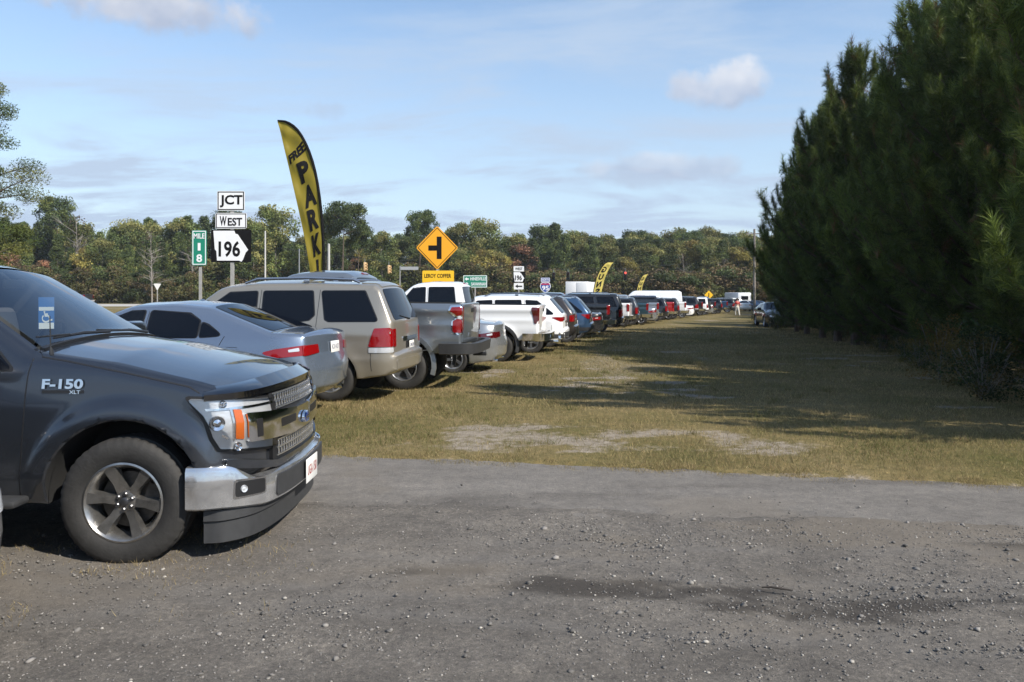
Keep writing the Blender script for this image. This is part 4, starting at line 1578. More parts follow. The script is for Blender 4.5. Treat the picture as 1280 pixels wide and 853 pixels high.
def build_grass():
    n = 560000
    # denser towards the viewer
    u = rng.random(n)
    y = 6.6 * (46 / 6.6) ** (u ** 1.0)
    x = (rng.random(n) * 2 - 1) * (y * .70 + 1.0)
    y = y + rng.normal(size=n) * .05
    s = sand_mask(x, y)
    lush = fbm(x, y, .45, 5, 50)
    fld = sstep(y - y_far(x) + (fbm(x, y, 3, 3, 55) - .5) * .9, -.22, .22)
    verge = .45 * np.exp(-((y - y_near(x) - .02) / .16) ** 2) * sstep(.6 - x, 0, 1.4) * sstep(fbm(x, y, 2.2, 4, 58), .42, .62)
    under_cars = 1.0
    p = np.maximum(fld * (1 - .86 * s) * (.35 + .75 * lush), verge) * under_cars
    k = rng.random(n) < p
    x, y, lush = x[k], y[k], lush[k]
    # a few weeds in the dirt beside the dark pickup
    m = 40000
    x2, y2 = rng.uniform(-4.2, -1.2, m), rng.uniform(3.9, 5.6, m)
    q = sstep(fbm(x2, y2, 1.6, 4, 66), .50, .66) * (.05 + .85 * np.exp(-((x2 + 3.0) / .55) ** 2 - ((y2 - 4.55) / .40) ** 2) + .35 * np.exp(-((x2 + 1.7) / .5) ** 2 - ((y2 - 5.5) / .25) ** 2))
    kk = rng.random(m) < q
    x, y, lush = np.r_[x, x2[kk]], np.r_[y, y2[kk]], np.r_[lush, .3 + 0 * x2[kk]]
    # ragged fringe along the track and taller clumps here and there
    m = 26000
    x3 = rng.uniform(-3.5, 6.0, m)
    y3 = y_far(x3) + rng.normal(size=m) * .16 - .02 + (fbm(x3, 0 * x3, 2.4, 4, 120) - .5) * .75
    kk = rng.random(m) < sstep(fbm(x3, y3, 3.5, 4, 122), .40, .62)
    nc = 170
    cy = 8.4 * (26 / 8.4) ** rng.random(nc)
    cx = (rng.random(nc) * 2 - 1) * cy * .62
    ci = rng.integers(0, nc, 9000)
    x4, y4 = cx[ci] + rng.normal(size=9000) * .06, cy[ci] + rng.normal(size=9000) * .06
    tall = np.r_[np.ones(len(x)), np.full(kk.sum(), .9), np.full(9000, 1.7)]
    x, y, lush = np.r_[x, x3[kk], x4], np.r_[y, y3[kk], y4], np.r_[lush, .42 + 0 * x3[kk], .62 + .2 * rng.random(9000)]
    n = len(x)
    far = np.clip(y / 10, .55, 4)
    hgt = (.022 + .045 * rng.random(n) ** 1.5) * (.7 + .6 * lush) * far ** .35 * tall
    wd = .0050 * far ** .9 * (.7 + .6 * rng.random(n))
    d = rng.normal(size=(n, 3)) * .55
    d[:, 2] = np.abs(d[:, 2]) * .4 + .75
    d /= np.linalg.norm(d, axis=1, keepdims=True)
    base = np.stack([x, y, ground_z(x, y) - .004 - .02 * (y < y_far(x))], 1)
    base[:, 2] += np.where(y < y_near(x) + .1, .046 + lot_rough(x, y), 0)
    V, F = tri_soup(base, d, hgt * 1.25, wd)
    g, st, br = np.array([.098, .112, .032]), np.array([.37, .285, .145]), np.array([.21, .15, .08])
    a = np.clip(rng.random(n) * .75 + (lush - .5) * 1.8 - .10 + .22 * (1 - sstep(x - (-3.2 + .33 * y), -1.0, 3.0)), 0, 1)[:, None]
    c = st * (1 - a) + g * a
    brn = (rng.random(n) < .18)[:, None]
    c = np.where(brn, br, c) * (.65 + .7 * rng.random((n, 1)))
    o = np_mesh('grass', V, F, leaf_material('grass_blades', .3, .7, 0.0), smooth=False, col=np.repeat(c, 3, 0))
    tag(o, 'short mixed green and straw coloured grass covering the field', 'grass', None, 'stuff')


build_grass()


def ico():
    t = (1 + 5 ** .5) / 2
    v = np.array([(-1, t, 0), (1, t, 0), (-1, -t, 0), (1, -t, 0), (0, -1, t), (0, 1, t), (0, -1, -t), (0, 1, -t), (t, 0, -1), (t, 0, 1), (-t, 0, -1), (-t, 0, 1)], float)
    v /= np.linalg.norm(v[0])
    f = np.array([(0, 11, 5), (0, 5, 1), (0, 1, 7), (0, 7, 10), (0, 10, 11), (1, 5, 9), (5, 11, 4), (11, 10, 2), (10, 7, 6), (7, 1, 8), (3, 9, 4), (3, 4, 2), (3, 2, 6), (3, 6, 8), (3, 8, 9), (4, 9, 5), (2, 4, 11), (6, 2, 10), (8, 6, 7), (9, 8, 1)])
    return v, f


def build_stones():
    n = 150000
    y = 2.9 * (6.9 / 2.9) ** rng.random(n)
    x = (rng.random(n) * 2 - 1) * (y * .70 + .3)
    dens = sstep(fbm(x, y * 1.5, 1.1, 5, 100), .44, .68) * .7 + .22
    lane = np.exp(-((y - (5.55 - .10 * x)) / .38) ** 2) * sstep(x, -.6, .8)
    dens = np.clip(dens * .38 + .6 * lane * sstep(fbm(x, y, 2.0, 4, 104), .4, .65), 0, 1)
    dens *= sstep(y_near(x) + .12 - y, -.1, .25) + .04
    k = rng.random(n) < dens * .62
    x, y = x[k], y[k]
    n = len(x)
    r = .0028 + .0055 * rng.random(n) ** 2.2 + .013 * (rng.random(n) < .025) * rng.random(n)
    iv, if_ = ico()
    V = iv[None] * (1 + .28 * rng.normal(size=(n, 12, 1)))
    V *= r[:, None, None] * (np.array([1, 1, .6]) * rng.uniform(.75, 1.3, (n, 1, 3)))
    a = rng.random(n) * 6.28
    ca, sa_ = np.cos(a)[:, None], np.sin(a)[:, None]
    V = np.stack([V[..., 0] * ca - V[..., 1] * sa_, V[..., 0] * sa_ + V[..., 1] * ca, V[..., 2]], 2)
    V += np.stack([x, y, ground_z(x, y) + .024 + lot_rough(x, y) + r * .25], 1)[:, None]
    F = (if_[None] + (np.arange(n) * 12)[:, None, None]).reshape(-1, 3)
    tone = rng.random(n)
    c = np.where(tone[:, None] < .62, np.array([.115, .108, .10]), np.where(tone[:, None] < .92, np.array([.18, .168, .155]), np.array([.30, .28, .25])))
    c = c * (.6 + .8 * rng.random((n, 1)))
    m, t, b = mat_new('stone')
    at = nd(t, 'ShaderNodeVertexColor', layer_name='col')
    t.links.new(at.outputs[0], b.inputs['Base Color'])
    b.inputs['Roughness'].default_value = .85
    o = np_mesh('loose_stones', V.reshape(-1, 3), F, m, smooth=False, col=np.repeat(c, 12, 0))
    tag(o, 'loose grey stones scattered over the packed gravel', 'stones', None, 'stuff')


build_stones()

# a twig lying on the gravel
tw = MB()
p0 = Vector((1.48, 4.40, .045))
tw.tube([p0 + Vector((-.07, .03, 0)), p0 + Vector((-.02, .012, .008)), p0 + Vector((.03, -.008, .006)), p0 + Vector((.09, -.015, .0))], [.004, .006, .006, .003], 6)
tw.tube([p0 + Vector((.02, -.004, .006)), p0 + Vector((.05, .012, .016))], [.003, .0015], 5)
tag(tw.build('twig', simple('twig_bark', (.03, .024, .02), .9)), 'thin dark twig lying on the gravel beside the damp patch', 'twig')
# ------------------------------------------------------------------ trees
BARK = simple('pine_bark', (.085, .062, .048), .95, var=.35, vscale=9, bump=.6, bscale=14)
GREYBARK = simple('grey_bark', (.16, .145, .13), .95, var=.3, vscale=6, bump=.5, bscale=20)
NEEDLE = leaf_material('pine_needles', .30, .5, .3)
LEAF = leaf_material('leaves', .28, .6, .32)


def unit(v):
    return v / np.maximum(np.linalg.norm(v, axis=-1, keepdims=True), 1e-9)


def pine_proto(seed, H, Rb, low, whorl=.42, nb=5, needles=20, nl=.20, nw=.011, tips=9.0, up=.5, col=(.044, .072, .020), tip=(.19, .24, .05), open_=0.0):
    """returns meshes (trunk with limbs, needles) of a pine standing at the origin"""
    g = np.random.default_rng(seed)
    mb = MB()
    lean = g.normal(size=2) * .012 * H
    tp = lambda h: np.array([lean[0] * (h / H) ** 2 + .05 * math.sin(h * .9 + seed), lean[1] * (h / H) ** 2 + .05 * math.cos(h * .8), h])
    hs = np.linspace(-.15, H * .985, 14)
    r0 = .013 * H + .02
    mb.tube([tp(h) for h in hs], [max(.012, r0 * (1 - .93 * max(h, 0) / H) * (1.25 if h < .2 else 1)) for h in hs], 9)
    bases, dirs, age = [], [], []
    h = low
    while h < H - .15:
        t = h / H
        n = max(3, int(nb + g.integers(-1, 2)))
        a0 = g.random() * 6.28
        for i in range(n):
            if g.random() < open_:
                continue
            az = a0 + 6.28 * i / n + g.normal() * .25
            shape = min(1.0, (1 - t) * 1.5) ** .8 * (1 if t > .18 else .72 + t * 1.5)
            Lb = (Rb * shape + .22) * g.uniform(.36, 1.5)
            el = (.05 + up * t ** 1.3) + g.normal() * .10
            p = tp(h + g.normal() * .08)
            d = np.array([math.cos(az) * math.cos(el), math.sin(az) * math.cos(el), math.sin(el)])
            pts = [p]
            m = 5
            for k in range(m):
                d = unit(d + np.array([0, 0, .10 + .08 * k]) * (.5 + up) + g.normal(size=3) * .07)
                pts.append(pts[-1] + d * Lb / m)
            br = .012 + .010 * Lb
            mb.tube([Vector(q) for q in pts], [br * (1 - .8 * k / m) for k in range(m + 1)], 4, False)
            pa = np.array(pts)
            # twigs and tufts along the outer part
            nt = int(Lb * tips) + 2
            for k in range(nt):
                s = .22 + .78 * (k + g.random()) / nt
                f = s * m
                q = min(int(f), m - 1)
                pp = pa[q] + (pa[q + 1] - pa[q]) * (f - q)
                ax = unit(pa[q + 1] - pa[q])
                sd_ = unit(np.cross(ax, g.normal(size=3)))
                dd = unit(ax * (.55 + .6 * s) + sd_ * (1.15 - .6 * s) + np.array([0, 0, .30]))
                lt = (.22 + .36 * (1 - s) + .16 * g.random()) * min(1, .5 + Lb * .4)
                bases.append(pp + dd * lt)
                dirs.append(dd)
                age.append(s)
                if lt > .22:
                    bases.append(pp + dd * lt * .5)
                    dirs.append(unit(dd + g.normal(size=3) * .5))
                    age.append(s * .7)
            bases.append(pa[-1])
            dirs.append(d)
            age.append(1.0)
            for q in (.18, .38)[:1 + (t > .35)]:
                bases.append(pa[-1] + np.array([0, 0, q]) + d * .08)
                dirs.append(unit(np.array([0, 0, 1.0]) + d * .35))
                age.append(1.0)
        h += whorl * g.uniform(.8, 1.2) * (1 - .35 * t)
    for k in range(5):
        bases.append(tp(H - .12 * k))
        dirs.append(np.array([0, 0, 1.]))
        age.append(1)
    P, D, A = np.array(bases), np.array(dirs), np.array(age)
    n = len(P) * needles
    Pn, Dn, An = np.repeat(P, needles, 0), np.repeat(D, needles, 0), np.repeat(A, needles)
    dn = unit(Dn * .95 + unit(g.normal(size=(n, 3))) * .85)
    Pn = Pn - Dn * (g.random((n, 1)) * nl * 1.7)
    ln = nl * g.uniform(.7, 1.15, n)
    V, F = tri_soup(Pn, dn, ln, np.full(n, nw))
    mixf = (np.clip(An, 0, 1) * g.random(n))[:, None]
    c = np.array(col) * (1 - mixf) + np.array(tip) * mixf
    c = c * (.7 + .6 * np.repeat(g.random(len(P)), needles)[:, None])
    dead = np.repeat(g.random(len(P)) < .025, needles)[:, None]
    c = np.where(dead, np.array([.16, .10, .045]), c)
    return mb, (V, F, np.repeat(c, 3, 0))


def leafy_proto(seed, H, Rx, z0, ncl, nper, size, cols, trunk_r=.16, bare=0.0, top='round', clus=.9, limbs=9, flat=.75, slim=.32):
    g = np.random.default_rng(seed)
    mb = MB()
    bend = g.normal(size=2) * .35
    tp = lambda h: np.array([bend[0] * (h / H) ** 2, bend[1] * (h / H) ** 2, h])
    mb.tube([tp(h) for h in np.linspace(-.2, H * .86, 8)], [trunk_r * (1 - .85 * i / 7) for i in range(8)], 7)
    cen = []
    for i in range(ncl):
        u = g.random()
        zt = z0 + (H - z0) * (u if top != 'flat' else .35 + .65 * u ** .6)
        t = (zt - z0) / (H - z0)
        if top == 'round':
            rr = Rx * math.sqrt(max(.05, 1 - (2 * t - .85) ** 2 / 1.4))
        elif top == 'cone':
            rr = Rx * (1.05 - t) ** .8
        else:
            rr = Rx * math.sqrt(max(.05, 1 - (1.7 * t - 1.0) ** 2))
        a, q = g.random() * 6.28, math.sqrt(g.random()) * .98 + .02
        c = tp(zt) + np.array([math.cos(a) * rr * q, math.sin(a) * rr * q, 0])
        cen.append(c)
        if i < limbs:
            b = tp(max(z0 * .8, zt - g.uniform(.8, 2.2)))
            mb.tube([b, (b + c) / 2 + np.array([0, 0, -.1]), c], [trunk_r * .35, trunk_r * .2, .02], 5, False)
    cen = np.array(cen)
    if bare > 0:
        for i in range(26):
            b = tp(g.uniform(z0 * .6, H * .9))
            e = b + np.array([g.normal() * Rx * .5, g.normal() * Rx * .5, g.uniform(.6, 2.6)])
            mid = (b + e) / 2 + g.normal(size=3) * .15
            mb.tube([b, mid, e], [.05, .032, .012], 4, False)
            for k in range(3):
                f = e + g.normal(size=3) * np.array([.5, .5, .6])
                mb.tube([mid, (mid + f) / 2 + g.normal(size=3) * .08, f], [.022, .014, .007], 3, False)
    n = int(ncl * nper * (1 - bare))
    if n == 0:
        return mb, None
    ci = g.integers(0, ncl, n)
    rad = clus * g.uniform(.6, 1.25, ncl)[ci]
    P = cen[ci] + unit(g.normal(size=(n, 3))) * (rad * g.random(n) ** .45)[:, None] * np.array([1, 1, flat])
    nrm = unit(g.normal(size=(n, 3)) + np.array([0, 0, .5]))
    t1 = unit(np.cross(nrm, g.normal(size=(n, 3))))
    t2 = np.cross(nrm, t1)
    s = size * g.uniform(.6, 1.3, n)[:, None]
    V = np.stack([P - t1 * s * .5, P + t2 * s * slim, P + t1 * s * .5, P - t2 * s * slim], 1).reshape(-1, 3)
    F = np.arange(4 * n).reshape(-1, 4)
    cc = np.array(cols)[g.integers(0, len(cols), ncl)]
    c = cc[ci] * (.6 + .75 * g.random((n, 1)))
    return mb, (V, F, np.repeat(c, 4, 0))


class TreeKind:
    def __init__(s, name, data, label, cat, group, bark=BARK, leaf=NEEDLE, crown='crown'):
        mb, fol = data
        s.root = empty(name)
        s.label, s.cat, s.group, s.used = label, cat, group, False
        tr = mb.build('trunk', bark, s.root)
        if fol is not None:
            np_mesh(crown, fol[0], fol[1], leaf, s.root, smooth=False, col=fol[2])

    def put(s, x, y, scale=1.0, label=None, rz=None, sz=None, z=None):
        if not s.used:
            o = s.root
            s.used = True
        else:
            o = copy_tree(s.root)
        o.location = (x, y, (gz(x, y) if z is None else z) - .03)
        o.rotation_euler = (0, 0, random.random() * 6.28 if rz is None else rz)
        o.scale = (scale, scale, sz or scale)
        tag(o, label or s.label, s.cat, s.group)
        return o


GP = 'pines along the shaded side of the field'
near_pines = [TreeKind('pine_tree', pine_proto(21, 10.5, 2.9, .5, .56, 5, 54, .27, .014, 5.2, .6), 'dense dark green pine in the wall of trees bordering the field', 'tree', GP),
              TreeKind('pine_tree', pine_proto(35, 9.6, 2.7, .4, .52, 6, 54, .26, .014, 5.0, .75), 'dense dark green pine in the wall of trees bordering the field', 'tree', GP),
              TreeKind('pine_tree', pine_proto(47, 11.2, 3.1, .6, .60, 5, 54, .28, .014, 5.0, .65), 'dense dark green pine in the wall of trees bordering the field', 'tree', GP)]
far_pines = [TreeKind('pine_tree', pine_proto(61, 10.0, 2.5, .4, .5, 5, 9, .30, .026, 6.0, .55), 'dense dark green pine in the wall of trees bordering the field', 'tree', GP)]


def wall_x(Y, x0):
    return x0 + .306 * Y


g_ = np.random.default_rng(5)
# edge row, the rank behind it, and a hidden third rank added for shade
k = 0
for row, (x0, step, y0, y1) in enumerate(((5.5, 2.3, 9.2, 25), (8.0, 2.7, 9.6, 37), (10.8, 3.2, 14, 40))):
    Y = y0
    while Y < y1:
        kind = near_pines[k % 3] if (row < 2 and Y < 32) else far_pines[0]
        sc = g_.uniform(.86, 1.12) * (.76 if Y < 16.5 else (1.0 if row else .92))
        kind.put(wall_x(Y, x0) + g_.normal() * .3, Y + g_.normal() * .3, sc, label=('dense pine in the front rank of the dark pine wall beside the field', 'tall pine in the second rank of the dark pine wall', 'hidden pine deep inside the dark pine wall, added for shade')[row])
        k += 1
        Y += step * g_.uniform(.85, 1.2)
for i, (px, ty, Y) in enumerate(((1150, 10, 23.5), (1106, 118, 26), (1068, 72, 28.5), (1046, 125, 31), (1028, 148, 33.5), (1008, 190, 37), (997, 235, 40), (1003, 262, 42), (994, 265, 50), (988, 298, 54), (982, 328, 58))):
    X = (px - 640) / FPX * Y
    hh = EYE - (ty - HZ) / FPX * Y - gz(X, Y)
    kd = near_pines[i % 3] if Y < 40 else far_pines[0]
    h0 = (10.5, 9.6, 11.2)[i % 3] if Y < 40 else 10.0
    kd.put(X, Y, hh / h0 * (.95 + .2 * (hh < 7)), sz=hh / h0, label='young pine where the dark pine wall steps down towards its far end' if Y > 36 else None)
for (X, Y, sc) in ((18.6, 41.0, .8), (20.4, 44.0, .85), (19.2, 47.5, .8)):  # extra pines added on the sunward side to shade the black cars
    far_pines[0].put(X, Y, sc, label='pine added to cast shade on the black cars')
for row, (x0, step, y0, y1, s0) in enumerate(((11.5, 2.8, 42, 62, .95), (7.0, 3.0, 66, 128, .80), (9.0, 3.6, 64, 120, 1.0))):
    Y = y0
    while Y < y1:
        far_pines[0].put(wall_x(Y, x0) + g_.normal() * .5, Y + g_.normal() * .4, s0 * g_.uniform(.88, 1.12), label='pine standing beyond the black cars parked under the trees')
        Y += step * g_.uniform(.85, 1.2)

# leafy shrubs at the foot of the pines
SG = 'shrubs at the foot of the pines'
shr = [TreeKind('shrub', leafy_proto(71, 2.1, 1.1, .15, 34, 60, .085, [(.05, .075, .022), (.035, .06, .018), (.14, .11, .03)], .03, clus=.38, limbs=14), 'low dark green shrub growing under the pine branches', 'shrub', SG, GREYBARK, LEAF, 'foliage'),
       TreeKind('shrub', leafy_proto(72, 2.6, 1.2, .2, 36, 60, .085, [(.17, .115, .03), (.07, .085, .025), (.20, .13, .035)], .03, clus=.40, limbs=14), 'yellowing shrub with ochre leaves under the pine branches', 'shrub', SG, GREYBARK, LEAF, 'foliage')]
for i, Y in enumerate(np.r_[np.arange(10.4, 24, 1.15), np.arange(24.5, 37, 2.2)]):
    shr[1 if i == 5 else 0].put(wall_x(Y, 4.25) + g_.normal() * .35, Y, g_.uniform(.30, .62))
for (px, Y) in ((946, 50), (972, 43), (1000, 42)):
    X = (px - 640) / FPX * Y
    shr[0].put(X, Y, .5)

# the taller pine at the left edge and the young one under it
lp = TreeKind('pine_tree', leafy_proto(83, 14.2, 3.9, 3.0, 150, 560, .16, [(.055, .078, .022), (.11, .115, .03), (.075, .095, .025)], .22, clus=.95, limbs=70, flat=.55, slim=.14), 'tall open crowned pine catching the sun beside the distant road', 'tree', 'roadside pines', BARK, LEAF)
lp.put(-31.4, 45, 1.0, rz=.6)
lq = TreeKind('pine_tree', leafy_proto(84, 7.2, 2.9, .6, 46, 420, .17, [(.08, .11, .03), (.13, .14, .036)], .12, top='cone', clus=.8, limbs=30, flat=.6, slim=.16), 'young sunlit pine at the foot of the tall open crowned pine', 'tree', 'roadside pines', BARK, LEAF)
lq.put(-33.8, 50, 1.0)

# the wood beyond the highway
WG = 'trees of the wood beyond the highway'
DK, MG, YG, RU, OL = (.075, .105, .038), (.145, .18, .055), (.34, .29, .08), (.38, .20, .12), (.22, .21, .072)
wood = {
    'pine': TreeKind('pine_tree', leafy_proto(101, 15, 2.4, 3.0, 90, 170, .30, [DK, MG, DK, (.07, .10, .032)], .20, top='cone', clus=1.0), 'tall dark green pine in the wood beyond the highway', 'tree', WG, BARK, LEAF),
    'crown': TreeKind('pine_tree', leafy_proto(102, 17, 3.6, 9.5, 60, 200, .30, [DK, (.065, .095, .035), MG], .22, top='flat', clus=1.15), 'umbrella crowned pine rising above the wood', 'tree', WG, BARK, LEAF),
    'green': TreeKind('broadleaf_tree', leafy_proto(103, 13.5, 4.2, 2.5, 95, 190, .30, [MG, OL, (.11, .125, .04), DK], .2, clus=1.25), 'full green broadleaf tree in the wood beyond the highway', 'tree', WG, GREYBARK, LEAF),
    'yellow': TreeKind('broadleaf_tree', leafy_proto(104, 10.5, 3.2, 1.6, 75, 170, .28, [YG, OL, YG, (.20, .155, .05)], .15, clus=1.05), 'yellow green autumn tree at the edge of the wood', 'tree', WG, GREYBARK, LEAF),
    'rust': TreeKind('broadleaf_tree', leafy_proto(105, 9.5, 3.0, 1.4, 70, 160, .28, [RU, (.14, .095, .055), (.13, .115, .05)], .14, clus=1.0), 'rust brown autumn tree at the edge of the wood', 'tree', WG, GREYBARK, LEAF),
    'bare': TreeKind('bare_tree', leafy_proto(106, 13.5, 2.2, 4.5, 20, 40, .3, [(.12, .09, .06)], .13, bare=.75, clus=1.0), 'leafless grey tree standing in front of the wood', 'tree', WG, simple('pale_bark', (.26, .235, .21), .95), LEAF),
    'lowbush': TreeKind('shrub', leafy_proto(107, 4.6, 2.7, .2, 60, 130, .26, [(.12, .135, .045), (.075, .10, .034), (.12, .115, .042), (.15, .11, .055)], .06, clus=.95, limbs=8), 'bushy undergrowth at the foot of the wood', 'shrub', 'undergrowth of the wood', GREYBARK, LEAF, 'foliage')}


def wood_put(kind, px, top_y, Y, wob=1.0):
    X = (px - 640) / FPX * Y
    z0 = gz(X, Y)
    Ht = EYE - (top_y - HZ) / FPX * Y - z0
    base = {'pine': 15, 'crown': 17, 'green': 13.5, 'yellow': 10.5, 'rust': 9.5, 'bare': 14.5, 'lowbush': 4.6}[kind]
    s = Ht / base
    wood[kind].put(X, Y, s * wob, sz=s, z=z0)


# trees one can pick out against the sky
for kind, px, ty, Y, wob in (('crown', 74, 250, 138, .8), ('bare', 97, 262, 136, 1.1), ('bare', 190, 283, 118, 1), ('bare', 240, 290, 122, 1), ('crown', 283, 266, 128, .8), ('green', 345, 262, 130, .95),
                             ('green', 318, 278, 126, 1), ('crown', 428, 257, 122, 1.0), ('crown', 408, 268, 125, .9), ('crown', 447, 285, 126, .9), ('green', 478, 294, 132, 1), ('crown', 524, 266, 138, .8),
                             ('green', 575, 284, 150, 1), ('green', 605, 278, 152, 1), ('pine', 690, 282, 158, 1.1), ('crown', 683, 284, 160, 1), ('crown', 740, 299, 170, 1), ('crown', 795, 290, 168, .9), ('crown', 825, 296, 172, .9),
                             ('green', 790, 297, 165, 1), ('crown', 880, 296, 176, .9), ('crown', 910, 294, 178, .9), ('green', 898, 301, 172, 1), ('green', 640, 296, 155, 1), ('green', 940, 300, 175, 1), ('bare', 905, 320, 140, .8), ('bare', 855, 312, 140, .8)):
    wood_put(kind, px, ty, Y, wob)
px = -150
while px < 1080:
    lefty = px < 330
    ty = (283 if lefty else 299) + g_.normal() * 5
    kind = (['pine', 'pine', 'pine', 'green'] if lefty else ['green', 'pine', 'green', 'crown'])[g_.integers(0, 4)]
    wood_put(kind, px + g_.normal() * 4, ty, (146 if lefty else 165) + g_.uniform(-6, 6), g_.uniform(.85, 1.1))
    px += g_.uniform(8, 13)
px = -150
while px < 1060:
    lefty = px < 330
    kind = (['pine', 'rust', 'pine', 'yellow', 'green', 'pine'] if lefty else ['yellow', 'rust', 'green', 'pine', 'pine', 'green'])[g_.integers(0, 6)]
    ty = {'yellow': 315, 'rust': 322, 'green': 306, 'pine': 300}[kind] + g_.normal() * 8
    wood_put(kind, px, ty, (132 if lefty else 148) + g_.uniform(-5, 5), g_.uniform(.85, 1.15))
    px += g_.uniform(14, 24)
px = -150
while px < 1060:
    lefty = px < 330
    wood_put('lowbush', px, 343 + g_.normal() * 5, (124 if lefty else 138) + g_.uniform(-3, 3), g_.uniform(.9, 1.3))
    px += g_.uniform(17, 27)
# ------------------------------------------------------------------ the dark grey pickup in front: x forward from the front axle
def find_uv(mp, M, px, py, us, vs):
    U, V = np.meshgrid(us, vs)
    U, V = U.ravel(), V.ravel()
    P = mp(U, V, 0.0)
    P = np.c_[P, np.ones(len(P))] @ np.array(M).T
    qx = 640 + FPX * P[:, 0] / P[:, 1]
    qy = HZ - FPX * (P[:, 2] - EYE) / P[:, 1]
    i = np.hypot(qx - px, qy - py).argmin()
    return U[i], V[i]


def front_truck():
    mat = paint('magnetic_grey', (.042, .050, .065), .72, .22, .28)
    root = root_at('pickup_truck', (-2.44, 5.885, gz(-2.44, 5.9)), 0.0, 'dark grey pickup truck parked nose out beside the gravel, chrome bumper and hanging placard', 'pickup truck', 'vehicles parked along the field edge')
    Mw = Matrix.Translation(root.location)
    low, Ra, wr = .37, .50, .405
    rx = -3.68
    ctrl = [C(-4.80, .56, .04, .04, .01, name='rb'), C(-4.83, .66, .03, .05, .015), C(-4.85, 1.40, .02, .025, .015, name='rt'), C(-4.79, 1.405, 0, .025, 0, op=1),
            C(-2.93, 1.42, 0, .03, 0, name='bedf'), C(-2.87, 1.42, .03, .05, .04, name='bl0'), C(-2.74, 1.85, .07, .07, .05, name='bl1'), C(-2.5, 1.93, .25, .09, .05),
            C(-1.95, 1.945, .8, .09, .05), C(-1.46, 1.865, .45, .08, .05, name='ws1', op=1), C(-.62, 1.335, .10, .06, .06, name='ws0'), C(-.1, 1.262, .8, .075, .055),
            C(.45, 1.14, .6, .075, .05), C(.70, 1.06, .10, .06, .03, name='ft'), C(.78, .98, .05, .06, .03), C(.79, .55, .05, .06, .03), C(.66, .42, .05, .05, .02, 1, name='fb'),
            C(.55, low, .02, .03, 0, 1)]
    ctrl += arch(0, wr + .005, Ra, low, 22) + [C(-Ra - .08, low, .03, .03, 0, 1), C(rx + Ra + .08, low, .03, .03, 0, 1)] + arch(rx, wr + .005, Ra, low, 16) + [C(rx - Ra - .1, low, .03, .03, 0, 1)]

    def fl(x, z):
        o = 0
        for cx in (0, rx):
            d = np.hypot((x - cx) * .97, (z - .41) * 1.0) - Ra
            ring = .040 * (1 - sstep(d, .055, .165))
            o = o + ring * sstep(z, .40, .60)
        return o
    w = make_w([low, .48, .62, .80, 1.0, 1.12, 1.20, 1.30, 1.40, 1.80, 1.97], [.925, .955, .965, .965, .955, .940, .925, .885, .85, .73, .66], .80, .42, .47, -4.85, .22, .03, pf=3.4,
               feats=(fl, crease(1.155, .010, .035, -4.7, -.7), crease(.56, .014, .05, -4.0, -.5), lambda x, z: .05 * (x < -2.9) * sstep(z, 1.2, 1.35)))
    B = Body(ctrl, w, .045, 16, ((0, .41, Ra), (rx, .41, Ra)))
    B.build('body', [mat, UNDER], root)
    K = B.K
    yb = float(B.w(-4.0, 1.40)) - .03
    V = [(-4.77, -yb, 1.40), (-4.77, yb, 1.40), (-2.92, yb, 1.42), (-2.92, -yb, 1.42), (-4.77, -yb, .9), (-4.77, yb, .9), (-2.92, yb, .9), (-2.92, -yb, .9)]
    mesh_obj('bed_liner', V, [(4, 5, 6, 7), (0, 4, 7, 3), (1, 2, 6, 5), (0, 1, 5, 4), (2, 3, 7, 6)], PLASTIC, root, False)
    # glass: the windscreen is a clear pane over a dark cabin with a placard behind it
    st = B.strip()
    pan = [[(-2.68, 1.24), (-2.60, 1.79), (-1.95, 1.80), (-1.96, 1.22)], [(-1.88, 1.22), (-1.87, 1.80), (-1.52, 1.77), (-.86, 1.345), (-.745, 1.24), (-.75, 1.22)]]
    fit_glass(B, root, pan, None, (K['bl0'] + .18, K['bl1'] - .12, .86), .022)
    k0, k1 = K['ws1'] + .10, K['ws0'] - .02
    cab = simple('cabin_dark', (.014, .015, .017), .9)
    V = [(-.70, -.72, 1.26), (-.70, .72, 1.26), (-2.72, .66, 1.0), (-2.72, -.66, 1.0), (-2.70, .60, 1.84), (-2.70, -.60, 1.84), (-1.60, .60, 1.87), (-1.60, -.60, 1.87)]
    mesh_obj('cabin', V, [(0, 1, 2, 3), (3, 2, 4, 5), (0, 3, 5, 7), (1, 6, 4, 2), (5, 4, 6, 7)], cab, root, False)
    m = MB()
    m.box((-.98, 0, 1.25), (.55, 1.42, .12), Matrix.Rotation(R(-4), 3, 'Y'), .04)
    m.build('dashboard', simple('dash', (.035, .036, .04), .8), root)
    for sy in (-.42, .42):
        m = MB()
        m.box((-1.72, sy, 1.32), (.18, .50, .55), Matrix.Rotation(R(-12), 3, 'Y'), .07)
        m.box((-1.82, sy, 1.68), (.10, .26, .18), None, .04)
        m.build('seat', simple('seat_grey', (.07, .07, .075), .9), root)
    m = MB()
    m.lathe([(-.015, .165), (0, .185), (.015, .165)], 24, axis='z')
    o = m.build('steering_wheel', TRIM, root)
    o.location, o.rotation_euler = (-1.28, .42, 1.33), (0, R(-65), 0)
    m = MB()
    m.box((-1.30, 0, 1.775), (.03, .24, .065), None, .015)
    m.tube([(-1.30, 0, 1.78), (-1.40, 0, 1.86)], .01, 6)
    m.build('rear_view_mirror', TRIM, root)
    g, t, b = mat_new('windscreen_glass')
    t.nodes.remove(b)
    tr = nd(t, 'ShaderNodeBsdfTransparent')
    tr.inputs[0].default_value = (.75, .82, .85, 1)
    gl = nd(t, 'ShaderNodeBsdfGlossy')
    gl.inputs['Roughness'].default_value = .02
    fr = nd(t, 'ShaderNodeFresnel', i_IOR=1.65)
